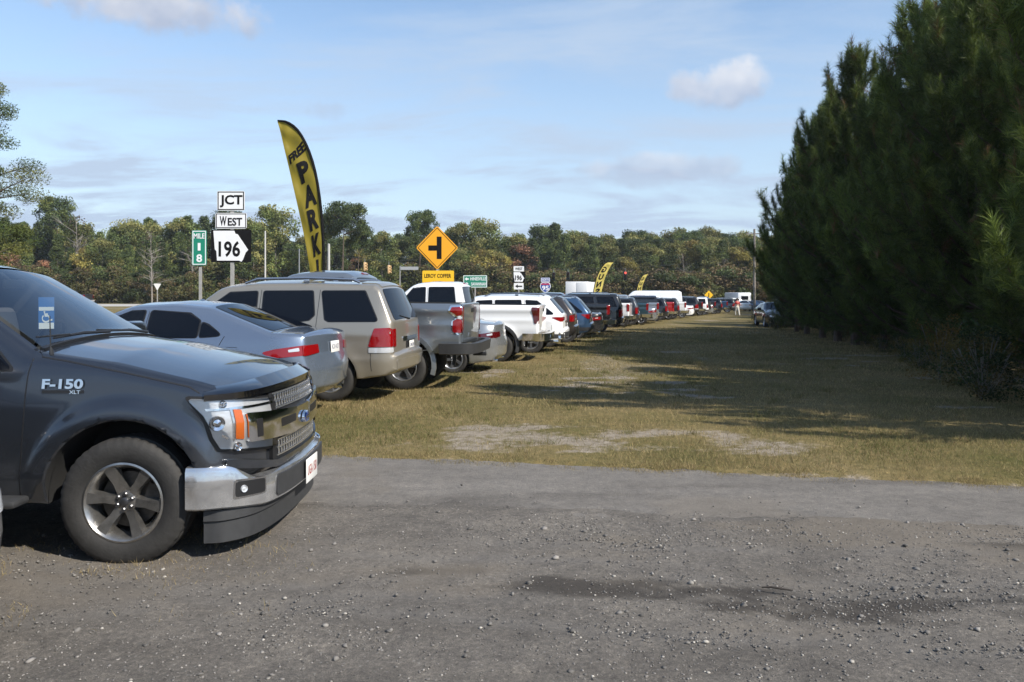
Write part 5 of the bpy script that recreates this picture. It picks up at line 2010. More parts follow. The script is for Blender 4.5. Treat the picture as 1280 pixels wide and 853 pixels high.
    ml = nd(t, 'ShaderNodeMath', operation='MULTIPLY', i_1=1.7, use_clamp=True)
    mx = nd(t, 'ShaderNodeMixShader')
    t.links.new(fr.outputs[0], ml.inputs[0])
    t.links.new(ml.outputs[0], mx.inputs[0])
    t.links.new(tr.outputs[0], mx.inputs[1])
    t.links.new(gl.outputs[0], mx.inputs[2])
    t.links.new(mx.outputs[0], t.nodes['Material Output'].inputs[0])
    ws = patch('windscreen', [(k0, -.965, .1), (k1, -.965, .1), (k1, .965, .1), (k0, .965, .1)], st, .012, g, root, .006, .09, .04)
    # placard hanging from the mirror inside the glass
    blue = simple('placard_blue', (.02, .12, .36), .5)
    pm = disc_map((-1.150, .16, 1.553), (.053 * .80, .053 * .60, 0), (0, 0, .122))
    pl = patch('parking_placard', [(-1, -1), (1, -1), (1, 1), (-1, 1)], pm, .001, blue, root, .002, .5)
    for (y0, y1) in ((-1, -.62), (.15, .38)):
        patch('placard_panel', [(-.95, y0), (.95, y0), (.95, y1), (-.95, y1)], pm, .002, PLATE, pl, .0005, .5)
    # wheelchair symbol from strokes
    strokes = [[(-.25, .02), (-.2, -.18), (.30, -.18)], [(-.2, -.08), (.2, -.08)], [(.25, -.18), (.5, -.46), (.75, -.42)]]
    ring = [(-.05 + .48 * math.cos(R(a)), -.34 + .22 * math.sin(R(a))) for a in range(130, 371, 20)]
    for ln in strokes + [ring]:
        patch('symbol_stroke', ribbon(ln, .11), pm, .0022, PLATE, pl, .0005, .3)
    patch('symbol_stroke', [(-.25 + .12 * math.cos(R(a)), .07 + .05 * math.sin(R(a))) for a in range(0, 360, 40)], pm, .0022, PLATE, pl, .0005, .3)
    # cowl, wipers, aerial
    patch('cowl', [(K['ws0'] - .12, -.98), (K['ws0'] + .14, -.98), (K['ws0'] + .14, .98), (K['ws0'] - .12, .98)], st, .014, TRIM, root, .02, .08)
    for (f0, f1, kk0, kk1) in ((-.80, .02, -.02, -.17), (.05, .82, -.02, -.15)):
        a, b_ = st(np.array([K['ws0'] + kk0]), np.array([f1]), .03)[0], st(np.array([K['ws0'] + kk1]), np.array([f0]), .035)[0]
        m = MB()
        m.tube([a, (a + b_) / 2 + np.array([0, 0, .012]), b_], [.014, .012, .008], 6)
        m.tube([(a + b_ * 2) / 3 + np.array([0, -.05, .012]), b_ + np.array([-.02, -.16, .015])], [.009, .006], 6)
        m.build('wiper', TRIM, root)
    m = MB()
    m.tube([(-.52, -.84, 1.30), (-.525, -.84, 1.34), (-.53, -.838, 1.36)], [.016, .012, .006], 8)
    m.tube([(-.53, -.838, 1.35), (-.54, -.83, 1.56)], [.0045, .003], 6)
    m.build('aerial', TRIM, root)
    # panel lines
    seams(B, root, [[(-.605, 1.33), (-.62, 1.20), (-.63, .90), (-.64, .70), (-.66, .40)], [(-1.92, 1.80), (-1.92, 1.2), (-1.93, .42)], [(-2.90, 1.41), (-2.90, .42)],
                    [(-.605, 1.335), (-.56, 1.30), (-.40, 1.275), (.0, 1.20), (.40, 1.115), (.47, 1.075)]], .008)
    patch('fender_badge', ribbon([(-.52, 1.085), (-.26, 1.085)], .02), B.side(-1), .006, TRIM, root, .01, .05)
    pl_ = lambda dx, dz: (lambda u, v, off: B.side(-1)(u + dx, v + dz, off))
    lettering('fender_badge', 'F-150', .26, .062, pl_(-.39, 1.135), CHROME, root, .035, .012)
    lettering('fender_badge', 'XLT', .07, .022, pl_(-.31, 1.084), CHROME, root, .02, .012)
    door_handle(B, root, [(-1.72, 1.10), (-2.72, 1.10)], mat)
    m = MB()
    m.box((-1.9, -1.02, .41), (2.6, .17, .05), None, .02)
    m.build('running_board', PLASTIC, root)
    m = MB()
    m.box((-1.9, 1.02, .41), (2.6, .17, .05), None, .02)
    m.build('running_board', PLASTIC, root)
    side_mirror(root, -.98, .93, 1.27, mat, 1.35)
    # inner wing liners close the wheel wells
    for sg in (1, -1):
        m = MB()
        m.lathe([(-.02, .50), (.02, .50)], 24)
        V, F = [], []
        n = 16
        for i in range(n + 1):
            a = R(-4 + 188 * i / n)
            V += [(.495 * math.cos(a), sg * .92, .41 + .495 * math.sin(a)), (.495 * math.cos(a), sg * .55, .41 + .495 * math.sin(a))]
        F = [(2 * i, 2 * i + 1, 2 * i + 3, 2 * i + 2) for i in range(n)]
        V.append((0, sg * .55, .41))
        F += [(2 * i + 1, len(V) - 1, 2 * i + 3) for i in range(n)]
        mesh_obj('wheel_well', V, F, UNDER, root, True)
    m = MB()
    m.tube([(-.05, -.55, .36), (-.05, .55, .36)], .05, 10)
    m.tube([(-.30, -.60, .50), (.15, -.62, .42)], [.04, .03], 8)
    m.build('axle', simple('axle_iron', (.05, .045, .04), .7), root)
    # nose: plan outline of the front, unrolled by arc length from the centre
    half = smooth_path([(.20, .985), (.33, .985), (.46, .970), (.585, .93), (.69, .83), (.76, .68), (.80, .50), (.825, .27), (.835, 0)], 80)
    pts = np.array([(p[0], -p[1]) for p in half] + [(p[0], p[1]) for p in half[::-1][1:]])
    ds = np.r_[0, np.cumsum(np.hypot(*np.diff(pts, axis=0).T))]
    ds = ds - ds[-1] / 2
    tx, ty = np.gradient(pts[:, 0], ds), np.gradient(pts[:, 1], ds)

    def nose(u, v, off):
        u, v = np.asarray(u, float), np.asarray(v, float)
        x, y = np.interp(u, ds, pts[:, 0]), np.interp(u, ds, pts[:, 1])
        nx, ny = np.interp(u, ds, ty), -np.interp(u, ds, tx)
        rk = np.where(v > .88, -(v - .88) * .25, 0)
        return np.stack([x + rk + nx * off, y + ny * off, v], 1)
    nose.flip = False

    def U(x, y):
        return float(ds[np.hypot(pts[:, 0] - x, pts[:, 1] - y).argmin()])
    bulb = simple('lamp_chrome', (.58, .60, .63), .28, .55, bump=.25, bscale=30)
    a0, a1, a2, ai = U(.45, -.97), U(.50, -.96), U(.575, -.93), U(.79, -.5)
    lens_g, t2, b2 = mat_new('lamp_glass')
    t2.nodes.remove(b2)
    tr = nd(t2, 'ShaderNodeBsdfTransparent')
    gl = nd(t2, 'ShaderNodeBsdfGlossy')
    gl.inputs['Roughness'].default_value = .03
    fr = nd(t2, 'ShaderNodeFresnel', i_IOR=1.5)
    mx = nd(t2, 'ShaderNodeMixShader')
    t2.links.new(fr.outputs[0], mx.inputs[0])
    t2.links.new(tr.outputs[0], mx.inputs[1])
    t2.links.new(gl.outputs[0], mx.inputs[2])
    t2.links.new(mx.outputs[0], t2.nodes['Material Output'].inputs[0])
    for sg in (1, -1):          # sg = 1: the side of the badge
        f = lambda q: [(p[0] * sg, *p[1:]) for p in q]
        hp = [(a0, 1.045), (a1 + .02, .94), (a2 - .02, .80), (a2 + .02, .725), (ai, .665), (ai, .99), (a2 + .08, 1.03)]
        hl = patch('headlight', f(hp), nose, .010, bulb, root, .03, .04, .015)
        patch('lamp_bezel', f([(a0 - .022, 1.06), (a1 - .008, .935), (a2 - .045, .79), (a2 - .002, .705), (ai, .645), (ai, 1.005), (a2 + .06, 1.05)]), nose, .005, TRIM, root, .02, .05, .02)
        u1 = U(.675, -.845)
        patch('turn_signal', f([(u1 - .028, .775), (u1 + .03, .765), (u1 + .03, .955), (u1 - .025, .965)]), nose, .018, AMBER, hl, .02, .04, .008)
        patch('lamp_divider', f([(a2 + .03, .80), (u1 - .075, .775), (u1 - .075, .79), (a2 + .03, .815)]), nose, .017, CHROME, hl, .01, .04)
        patch('lamp_divider', f([(a1 + .04, .965), (ai, .955), (ai, .97), (a1 + .035, .98)]), nose, .017, CHROME, hl, .01, .04)
        patch('lamp_divider', f([(u1 - .045, .765), (u1 - .033, .765), (u1 - .033, .965), (u1 - .045, .965)]), nose, .019, CHROME, hl, .01, .04)
        for (uc_, zc_, rr) in ((a1 + .085, .885, .05), (a2 + .065, 1.0, .025), (a2 + .13, .725, .03)):
            m = MB()
            m.lathe([(0, rr), (.012, rr * .9), (.004, rr * .5), (.014, .001)], 18, axis='z')
            o = m.build('lamp_reflector', CHROME, hl)
            p = nose(np.array([uc_ * sg]), np.array([zc_]), .012)[0]
            p2 = nose(np.array([uc_ * sg]), np.array([zc_]), .1)[0]
            o.matrix_local = frame_at(p, p2 - p)
        patch('lamp_cover', f(hp), nose, .032, lens_g, hl, .02, .05, .015)
        # chrome arm of the grille reaching into the lamp
        b0, b1, b2_ = U(.705, -.80), U(.79, -.52), U(.83, -.16)
        bar = patch('grille_bar', f([(b0, .745), (b0 - .005, .935), (b1, .91), (b2_, .885), (b2_, .705), (b1, .725)]), nose, .045, CHROME, root, .05, .04, .02)
        patch('bar_recess', f([(b0 + .07, .765), (b0 + .06, .885), (b0 + .115, .885), (b0 + .125, .765)]), nose, .0465, TRIM, bar, .01, .04, .01)
        patch('bar_recess', f([(b1 + .06, .785), (b1 + .05, .845), (b2_ - .03, .84), (b2_ - .03, .785)]), nose, .0465, TRIM, bar, .01, .04, .01)
    gi = U(.80, -.47)
    bar = patch('grille_bar', [(-.17, .71), (-.17, .88), (.17, .88), (.17, .71)], nose, .043, CHROME, root, .05, .04, .02)
    patch('grille_surround', [(gi - .05, .56), (gi - .05, 1.02), (-gi + .05, 1.02), (-gi + .05, .56)], nose, .012, TRIM, root, .03, .08, .03)
    mesh_m = simple('grille_silver', (.62, .63, .65), .25, .9)
    for (z0, z1) in ((.925, 1.005), (.60, .69)):
        m = MB()
        n = 21
        for i in range(n):
            u = gi + .0 + (-2 * gi) * (i + .5) / n
            for (za, zb) in ((z0, (z0 + z1) / 2 - .006), ((z0 + z1) / 2 + .006, z1)):
                p, p2 = nose(np.array([u]), np.array([(za + zb) / 2]), .02)[0], nose(np.array([u]), np.array([(za + zb) / 2]), .1)[0]
                d = Vector(p2 - p).normalized()
                Mr = Matrix.Rotation(math.atan2(d.y, d.x), 3, 'Z') @ Matrix.Rotation(R(12), 3, 'X')
                m.box(p, (.007, .022, zb - za), Mr, .002)
        m.build('grille_mesh', mesh_m, root)
        for zz in (z0 - .008, (z0 + z1) / 2, z1 + .008):
            patch('grille_rail', [(gi, zz - .005), (-gi, zz - .005), (-gi, zz + .005), (gi, zz + .005)], nose, .024, mesh_m, root, .01, .1)
    # oval badge
    m = MB()
    m.lathe([(0, .072), (.018, .070), (.022, .062)], 32, axis='z')
    bd = m.build('grille_emblem', CHROME, root)
    m = MB()
    m.lathe([(.014, .063), (.020, .055), (.023, .03), (.024, .001)], 32, axis='z')
    bo = m.build('emblem_face', simple('emblem_blue', (.006, .03, .16), .15, 0, 1), bd)
    lettering('emblem_script', 'Ford', .085, .045, lambda u, v, off: np.stack([u, v, 0 * u + .0255], 1), CHROME, bd, .02)
    Me = frame_at(Vector((.882, 0, .785)), (1, 0, 0))
    bd.matrix_local = Me @ Matrix.Diagonal((1.0, .62, 1, 1))
    # painted panel under the grille, bonnet deflector
    patch('valance', [(U(.62, -.9), .60), (U(.62, -.9), .655), (gi - .02, .565), (-gi + .02, .565), (-U(.62, -.9), .655), (-U(.62, -.9), .60), (0.25, .47), (-.25, .47)], nose, .030, mat, root, .05, .05, .03)
    d0 = U(.53, -.945)
    defl = simple('deflector', (.004, .004, .005), .05, 0, 1)
    prof = lambda t: [(-.05, 1.05), (.012, 1.022), (.03, 1.03), (.028, 1.065 + .012 * math.sin(math.pi * t)), (-.06, 1.105 + .035 * math.sin(math.pi * t)), (-.10, 1.095 + .03 * math.sin(math.pi * t))]
    uu = np.linspace(d0, -d0, 50)
    sweep_bar([tuple(p[:2]) for p in nose(uu, uu * 0 + 1.03, -.005)], prof, 'bug_deflector', defl, root, 50)
    # chrome bumper
    hb = smooth_path([(.41, 1.005), (.53, .995), (.66, .92), (.76, .80), (.825, .66), (.875, .40), (.895, 0)], 44)
    bpath = [(p[0], -p[1]) for p in hb] + [(p[0], p[1]) for p in hb[::-1][1:]]
    dirty = paint('chrome_dusty', (.62, .63, .65), 1.0, .10, .5)

    def bprof(t):
        s_ = abs(2 * t - 1)             # 1 at the corners, 0 in the middle
        zt = .505 + .115 * float(sstep(s_, .42, .72))
        zb = .315 + .035 * float(sstep(s_, .3, .8))
        return [(-.06, zb + .01), (.0, zb), (.014, zb + .012), (.016, (zb + zt) / 2), (.015, zt - .03), (.002, zt - .004), (-.02, zt), (-.07, zt + .005)]
    bp = sweep_bar(bpath, bprof, 'front_bumper', dirty, root, 32)
    bpa = np.array(bpath)
    bs = np.r_[0, np.cumsum(np.hypot(*np.diff(bpa, axis=0).T))]
    bs -= bs[-1] / 2
    btx, bty = np.gradient(bpa[:, 0], bs), np.gradient(bpa[:, 1], bs)

    def bmap(u, v, off):
        u, v = np.asarray(u, float), np.asarray(v, float)
        return np.stack([np.interp(u, bs, bpa[:, 0]) + np.interp(u, bs, bty) * (off + .014), np.interp(u, bs, bpa[:, 1]) - np.interp(u, bs, btx) * (off + .014), v], 1)
    bmap.flip = False
    UB = lambda x, y: float(bs[np.hypot(bpa[:, 0] - x, bpa[:, 1] - y).argmin()])
    for sg in (1, -1):
        f = lambda q: [(p[0] * sg, *p[1:]) for p in q]
        e0, e1 = UB(.665, -.915), UB(.805, -.71)
        fr_ = patch('fog_lamp_recess', f([(e0, .40), (e0 + .005, .525), (e1, .505), (e1, .395)]), bmap, .003, CHROME, bp, .01, .05, .02)
        patch('fog_lamp_opening', f([(e0 + .014, .412), (e0 + .018, .512), (e1 - .012, .494), (e1 - .012, .405)]), bmap, .005, TRIM, bp, .01, .05, .02)
        m = MB()
        m.lathe([(0, .024), (.010, .022), (.003, .014), (.008, .001)], 16, axis='z')
        o = m.build('fog_lamp', CLEAR, bp)
        p, p2 = bmap(np.array([(e0 + .07) * sg]), np.array([.458]), .004)[0], bmap(np.array([(e0 + .07) * sg]), np.array([.458]), .1)[0]
        o.matrix_local = frame_at(p, p2 - p)
    c0 = UB(.835, -.62)
    patch('bumper_insert', [(c0, .345), (c0 + .01, .485), (-c0 - .01, .485), (-c0, .345)], bmap, .012, PLASTIC, bp, .02, .07, .03)
    M_ = frame_at(bmap(np.array([0.]), np.array([.40]), .028)[0], (1, 0, 0))
    pt = add_plate(root, M_, 'UGA 150', simple('plate_red', (.35, .03, .03), .5), .31, .175)
    # plastic air dam
    ad = smooth_path([(.50, .955), (.62, .925), (.74, .80), (.80, .62), (.835, .35), (.845, 0)], 36)
    apath = [(p[0], -p[1]) for p in ad] + [(p[0], p[1]) for p in ad[::-1][1:]]
    aprof = lambda t: [(-.04, .34), (.0, .335), (.004, .27), (-.012, .26), (-.008, .13 + .0 * t), (-.03, .12), (-.05, .20)]
    sweep_bar(apath, aprof, 'air_dam', PLASTIC, root, 25)
    # rear end (out of the photograph, but there from the side)
    rm = rear_map(B)
    patch('tailgate', [(-.84, .70), (-.84, 1.39), (.84, 1.39), (.84, .70)], rm, .016, mat, root, .02, .12, .015)
    for sg in (1, -1):
        patch('tail_light', [(-4.845, .95), (-4.845, 1.33), (-4.70, 1.33), (-4.70, .95)], B.side(sg), .012, RED, root, .03, .06, .02)
    path = [(p[0], p[1]) for p in smooth_path([(-4.45, -.98), (-4.75, -.98), (-4.93, -.92), (-5.0, -.6), (-5.02, 0), (-5.0, .6), (-4.93, .92), (-4.75, .98), (-4.45, .98)], 36)]
    sweep_bar(path, [(-.10, .52), (0, .50), (.02, .55), (.02, .65), (0, .69), (-.12, .69)], 'rear_bumper', CHROME, root, 30)
    for sg in (1, -1):
        add_wheel(root, 0, sg * .853, wr, .247, .275, '6F', 132, spin=R(22) if sg < 0 else .3, steer=R(1))
        add_wheel(root, rx, sg * .853, wr, .247, .275, '6F', 60, spin=R(50))
    return B


front_truck()
# ------------------------------------------------------------------ the row of parked vehicles
GROUP = 'vehicles parked along the field edge'
WHITE = paint('paint_white', (.78, .79, .80), 0, .3, .25)
GOLD = paint('paint_champagne', (.31, .285, .24), .55, .32, .35)
SILVB = paint('paint_silver_blue', (.20, .25, .33), .70, .27, .35)
SILV = paint('paint_silver', (.34, .355, .37), .70, .27, .35)
STEELG = paint('paint_satin_steel', (.20, .228, .26), .65, .30, .3)
BLACK = paint('paint_black', (.010, .011, .013), .2, .25, .25)
NAVY = paint('paint_blue', (.035, .085, .17), .5, .28, .25)
TEAL = paint('paint_teal', (.03, .075, .10), .5, .28, .3)
BRONZE = paint('paint_bronze', (.055, .045, .038), .55, .3, .3)
CHAR = paint('paint_charcoal', (.028, .031, .037), .5, .3, .3)
REDP = paint('paint_red', (.42, .012, .014), .15, .28, .2)
MAROON = paint('paint_maroon', (.10, .012, .016), .4, .28, .3)


def spot(px, Y, th, W=1.0, dx=.08, z=None):
    """root position so that the rear corner facing the viewer stands on the ray of column px at depth Y"""
    X = (px - 640) / FPX * Y
    rz = math.pi - R(th)
    f, l = Vector((math.cos(rz), math.sin(rz))), Vector((-math.sin(rz), math.cos(rz)))
    o = Vector((X, Y)) - f * dx - l * W * .94
    c = o + f * 2.3
    zz = gz(c.x, c.y) if z is None else z
    return (o.x, o.y, zz), rz


def parked(name, px, Y, th, label, cat, W=1.0, z=None):
    loc, rz = spot(px, Y, th, W, z=z)
    return root_at(name, loc, rz, label, cat, GROUP)


r = parked('sedan_car', 377, 9.85, 8, 'silver blue four door sedan standing behind the dark grey pickup bonnet', 'car', .9)
sedan(r, SILVB, lens=RED, plate='RCX 4127', H=1.45, duck=.01)
sd_ = r
r = parked('sport_utility_vehicle', 490, 12.25, 7, 'champagne gold sport utility vehicle with roof rails and large dark rear windows', 'car', .98, z=0.0)
suv(r, GOLD, L=5.2, H=1.87, plate='QBN 3305', tail=(.86, 1.16), rake=.30)
r = parked('pickup_truck', 580, 14.5, 7, 'lifted grey pickup with two stacked red lamps beside the champagne vehicle', 'pickup truck', 1.01)
pickup(r, STEELG, dz=.16, wheelR=.425, bumper=PLASTIC, lens='stack', arch_trim=STEELG, plate='TKE 8814', cabh=.15)
r = parked('sedan_car', 618, 17.6, 7, 'small silver sedan squeezed between the grey pickup and the white pickup', 'car', .9)
sedan(r, SILV, H=1.52, lens=REDDK, plate='WKA 5190', det=2)
r = parked('pickup_truck', 675, 20.6, 8, 'white pickup with grey wheel arch trim and tall dark red lamps', 'pickup truck', 1.01)
pickup(r, WHITE, dz=.06, wheelR=.42, lens='tall', arch_trim=PLASTIC, plate='CRV 2261', bumper=CHROME, cabh=.15)
hb = MB()
hb.box((-.22, 0, .50), (.30, .06, .06), None, .008)
hb.box((-.36, 0, .56), (.07, .07, .20), None, .008)
hb.lathe([(.0, .02), (.03, .02), (.05, .028), (.08, .022), (.09, .001)], 14, c=(-.36, 0, .66), axis='z')
hb.build('tow_ball_mount', CHROME, r)
r = parked('sport_utility_vehicle', 703, 23.9, 8, 'white sport utility vehicle with wedge shaped red lamps and black lower bumper', 'car', .98)
suv(r, WHITE, L=5.05, H=1.77, rake=.52, lens='wedge', tail=(.98, 1.12), clad=PLASTIC, belt=1.16, round_rear=.15, glass_end=.12, rails=True, plate='DXL 7702')
r = parked('sport_utility_vehicle', 717, 26.9, 8, 'dark bronze sport utility vehicle parked against the blue one', 'car', .96)
suv(r, BRONZE, det=1, L=4.8, H=1.74, rake=.45, lens='slim', belt=1.14, tail=(.9, 1.12))
r = parked('sport_utility_vehicle', 737, 29.8, 8, 'blue sport utility vehicle with red corner lamps and sloping tailgate', 'car', .95)
suv(r, NAVY, det=1, L=4.65, H=1.72, rake=.50, lens='wedge', belt=1.12, tail=(.92, 1.10), clad=PLASTIC, glass_end=.1)
r = parked('sedan_car', 749, 33.0, 8, 'low black sedan hidden between the blue vehicle and a black pickup', 'car', .9)
sedan(r, BLACK, det=1)
r = parked('pickup_truck', 763, 36.2, 8, 'black pickup with bright rear cab glass next to a tall black vehicle', 'pickup truck', 1.0)
pickup(r, BLACK, det=1, lens='plain', bumper=CHROME)
r = parked('sport_utility_vehicle', 777, 39.6, 8, 'tall black sport utility vehicle beside the small white pickup', 'car', 1.0)
suv(r, BLACK, det=1, L=5.6, H=1.94, rake=.25, lens='slim', belt=1.25)
r = parked('pickup_truck', 787, 45.5, 14, 'white pickup with dark cab windows beside the teal pickup', 'pickup truck', 1.0)
pickup(r, WHITE, det=1, lens='plain', bumper=CHROME, L=5.4)
r = parked('pickup_truck', 811, 50.5, 10, 'dark teal pickup parked in front of a silver pickup', 'pickup truck', .98)
pickup(r, TEAL, det=1, lens='plain', L=5.4)
r = parked('pickup_truck', 824, 55.0, 10, 'silver pickup carrying a black shell over its bed', 'pickup truck', 1.0)
pickup(r, SILV, det=1, lens='plain', cap=BLACK)
r = parked('sport_utility_vehicle', 812, 60.0, 10, 'maroon sport utility vehicle showing only its roof behind the silver pickup', 'car', .96)
suv(r, MAROON, det=1, L=4.9, H=1.80, belt=1.15)
r = parked('pickup_truck', 843, 62.5, 10, 'bright red pickup far along the row', 'pickup truck', 1.0)
pickup(r, REDP, det=1, lens='plain')
r = parked('pickup_truck', 858, 67.0, 10, 'white pickup standing next to the bright red pickup', 'pickup truck', 1.0)
pickup(r, WHITE, det=1, lens='plain')
r = parked('cargo_van', 853, 71.5, 10, 'long white high roofed van rising behind the red pickup', 'van', 1.02)
van(r, WHITE, H=2.42)
r = parked('sport_utility_vehicle', 873, 76.5, 10, 'black sport utility vehicle with a roof rack beyond the white pickup', 'car', 1.0)
suv(r, BLACK, det=1, L=4.9, H=1.88, belt=1.22, rake=.15)
r = parked('sport_utility_vehicle', 885, 80.5, 12, 'boxy white off road vehicle with a spare wheel on its tailgate', 'car', .95)
suv(r, WHITE, det=1, L=4.3, H=1.84, rake=.08, belt=1.18, lens='slim', spare=True, clad=PLASTIC, rails=False)
r = parked('pickup_truck', 895, 86.0, 12, 'dark pickup beside the boxy white off road vehicle', 'pickup truck', 1.0)
pickup(r, CHAR, det=1, lens='plain')
r = parked('pickup_truck', 910, 91.5, 12, 'dark blue pickup near the person walking on the field', 'pickup truck', 1.0)
pickup(r, NAVY, det=1, lens='plain')
r = parked('sport_utility_vehicle', 919, 97.5, 12, 'dark sport utility vehicle at the far end of the row', 'car', .97)
suv(r, CHAR, det=1, L=4.8, H=1.76, belt=1.15)


for (kind, px, Y, m_, lab, nm, ct) in (('suv', 797, 47.9, CHAR, 'charcoal sport utility vehicle tucked between the white and the teal pickups', 'sport_utility_vehicle', 'car'),
                                     ('sedan', 819, 52.8, SILV, 'silver sedan tucked between the teal pickup and the capped silver pickup', 'sedan_car', 'car'),
                                     ('suv', 834, 58.6, BLACK, 'black sport utility vehicle squeezed in before the bright red pickup', 'sport_utility_vehicle', 'car'),
                                     ('suv', 849, 64.8, CHAR, 'charcoal sport utility vehicle between the red pickup and a white pickup', 'sport_utility_vehicle', 'car'),
                                     ('sedan', 866, 70.5, WHITE, 'white sedan parked after the white pickup', 'sedan_car', 'car'),
                                     ('pickup', 879, 78.4, CHAR, 'charcoal pickup just before the boxy white off road vehicle', 'pickup_truck', 'pickup truck'),
                                     ('sedan', 891, 83.2, SILV, 'silver sedan just after the boxy white off road vehicle', 'sedan_car', 'car'),
                                     ('suv', 903, 88.8, BLACK, 'black sport utility vehicle between the two last dark pickups', 'sport_utility_vehicle', 'car')):
    r = parked(nm, px, Y, 11, lab, ct, .95)
    {'suv': lambda: suv(r, m_, det=1, L=4.7, H=1.75, belt=1.15, lens='slim', rails=False), 'sedan': lambda: sedan(r, m_, det=1), 'pickup': lambda: pickup(r, m_, det=1, lens='plain')}[kind]()


def facing(name, px, Y, rz, label, cat):
    X = (px - 640) / FPX * Y
    return root_at(name, (X, Y, gz(X, Y)), R(rz), label, cat, 'vehicles at the far end of the field')


r = facing('sedan_car', 932, 108, 86, 'white sedan seen from behind at the end of the field', 'car')
sedan(r, WHITE, det=1)
r = facing('sedan_car', 943, 116, 120, 'silver sedan beyond the white sedan at the end of the field', 'car')
sedan(r, SILV, det=1)
r = facing('sedan_car', 957, 112, 110, 'blue sedan close to the utility pole', 'car')
sedan(r, NAVY, det=1)
r = facing('sport_utility_vehicle', 921, 121, 95, 'white sport utility vehicle past the dark row end', 'car')
suv(r, WHITE, det=1, H=1.8, belt=1.15)
# under the pines on the right, noses towards the viewer
X, Y = (956 - 640) / FPX * 45.5, 45.5
r = root_at('sedan_car', (X + 1.6, Y + 4.6, gz(X, Y)), R(-97), 'black sedan facing the viewer in the shade of the pines', 'car', 'vehicles under the pines')
sedan(r, BLACK, det=1)
X, Y = (987 - 640) / FPX * 46.5, 46.5
r = root_at('sport_utility_vehicle', (X + 1.3, Y + 5.0, gz(X, Y)), R(-99), 'black sport utility vehicle under the pines beside the black sedan', 'car', 'vehicles under the pines')
suv(r, BLACK, det=1, L=4.7, H=1.7, belt=1.12)
# the car whose nose corner just enters the picture at the lower left
r = root_at('sedan_car', (-7.17, 3.30, .02), 0.0, 'grey sedan nose beside the dark grey pickup front door', 'car', GROUP)
sedan(r, paint('paint_dusty_grey', (.16, .16, .165), .6, .3, .6), det=2)
# a dark pickup on the distant road
X, Y = (112 - 640) / FPX * 104, 104
r = root_at('pickup_truck', (X, Y, gz(X, Y) + .02), R(175), 'dark pickup driving on the distant pale road', 'pickup truck', None)
pickup(r, CHAR, det=1, lens='plain')
# ------------------------------------------------------------------ roads beyond, signs, flags, signals
def strip_mesh(name, pts0, pts1, mat, dz=.02):
    V, F = [], []
    for a, b in zip(pts0, pts1):
        V += [(a[0], a[1], gz(*a) + dz), (b[0], b[1], gz(*b) + dz)]
    F = [(2 * i, 2 * i + 1, 2 * i + 3, 2 * i + 2) for i in range(len(pts0) - 1)]
    return mesh_obj(name, V, F, mat, None, False)


CONC = simple('road_concrete', (.36, .345, .32), .9, var=.15, vscale=.4)
ASPH = simple('asphalt', (.075, .075, .078), .9, var=.2, vscale=.6)
xs_ = np.linspace(-170, -14, 40)
tag(strip_mesh('road', [(x, 94 - .04 * x) for x in xs_], [(x, 114 - .04 * x) for x in xs_], CONC), 'pale concrete road far beyond the parked sedan', None, None, 'structure')
ts_ = np.linspace(0, 1, 40)
A0, A1 = Vector((-19.5, 8)), Vector((12, 128))
tag(strip_mesh('highway', [tuple(A0.lerp(A1, t)) for t in ts_], [tuple(A0.lerp(A1, t) + Vector((8.5, -2.2))) for t in ts_], ASPH), 'asphalt highway running behind the parked row', None, None, 'structure')

SW = simple('sign_white', (.74, .75, .76), .45, var=.04, vscale=3)
SB = simple('sign_black', (.008, .008, .009), .8, spec=.12)
SG_ = simple('sign_green', (.008, .20, .125), .45)
SY = simple('sign_orange_yellow', (.80, .36, .012), .5)
SY2 = simple('sign_yellow', (.82, .48, .015), .5)
SBL = simple('sign_blue', (.015, .06, .30), .45)
SR = simple('sign_red', (.45, .02, .03), .45)
POST = simple('sign_post', (.36, .35, .33), .6, .3, var=.15, vscale=8)


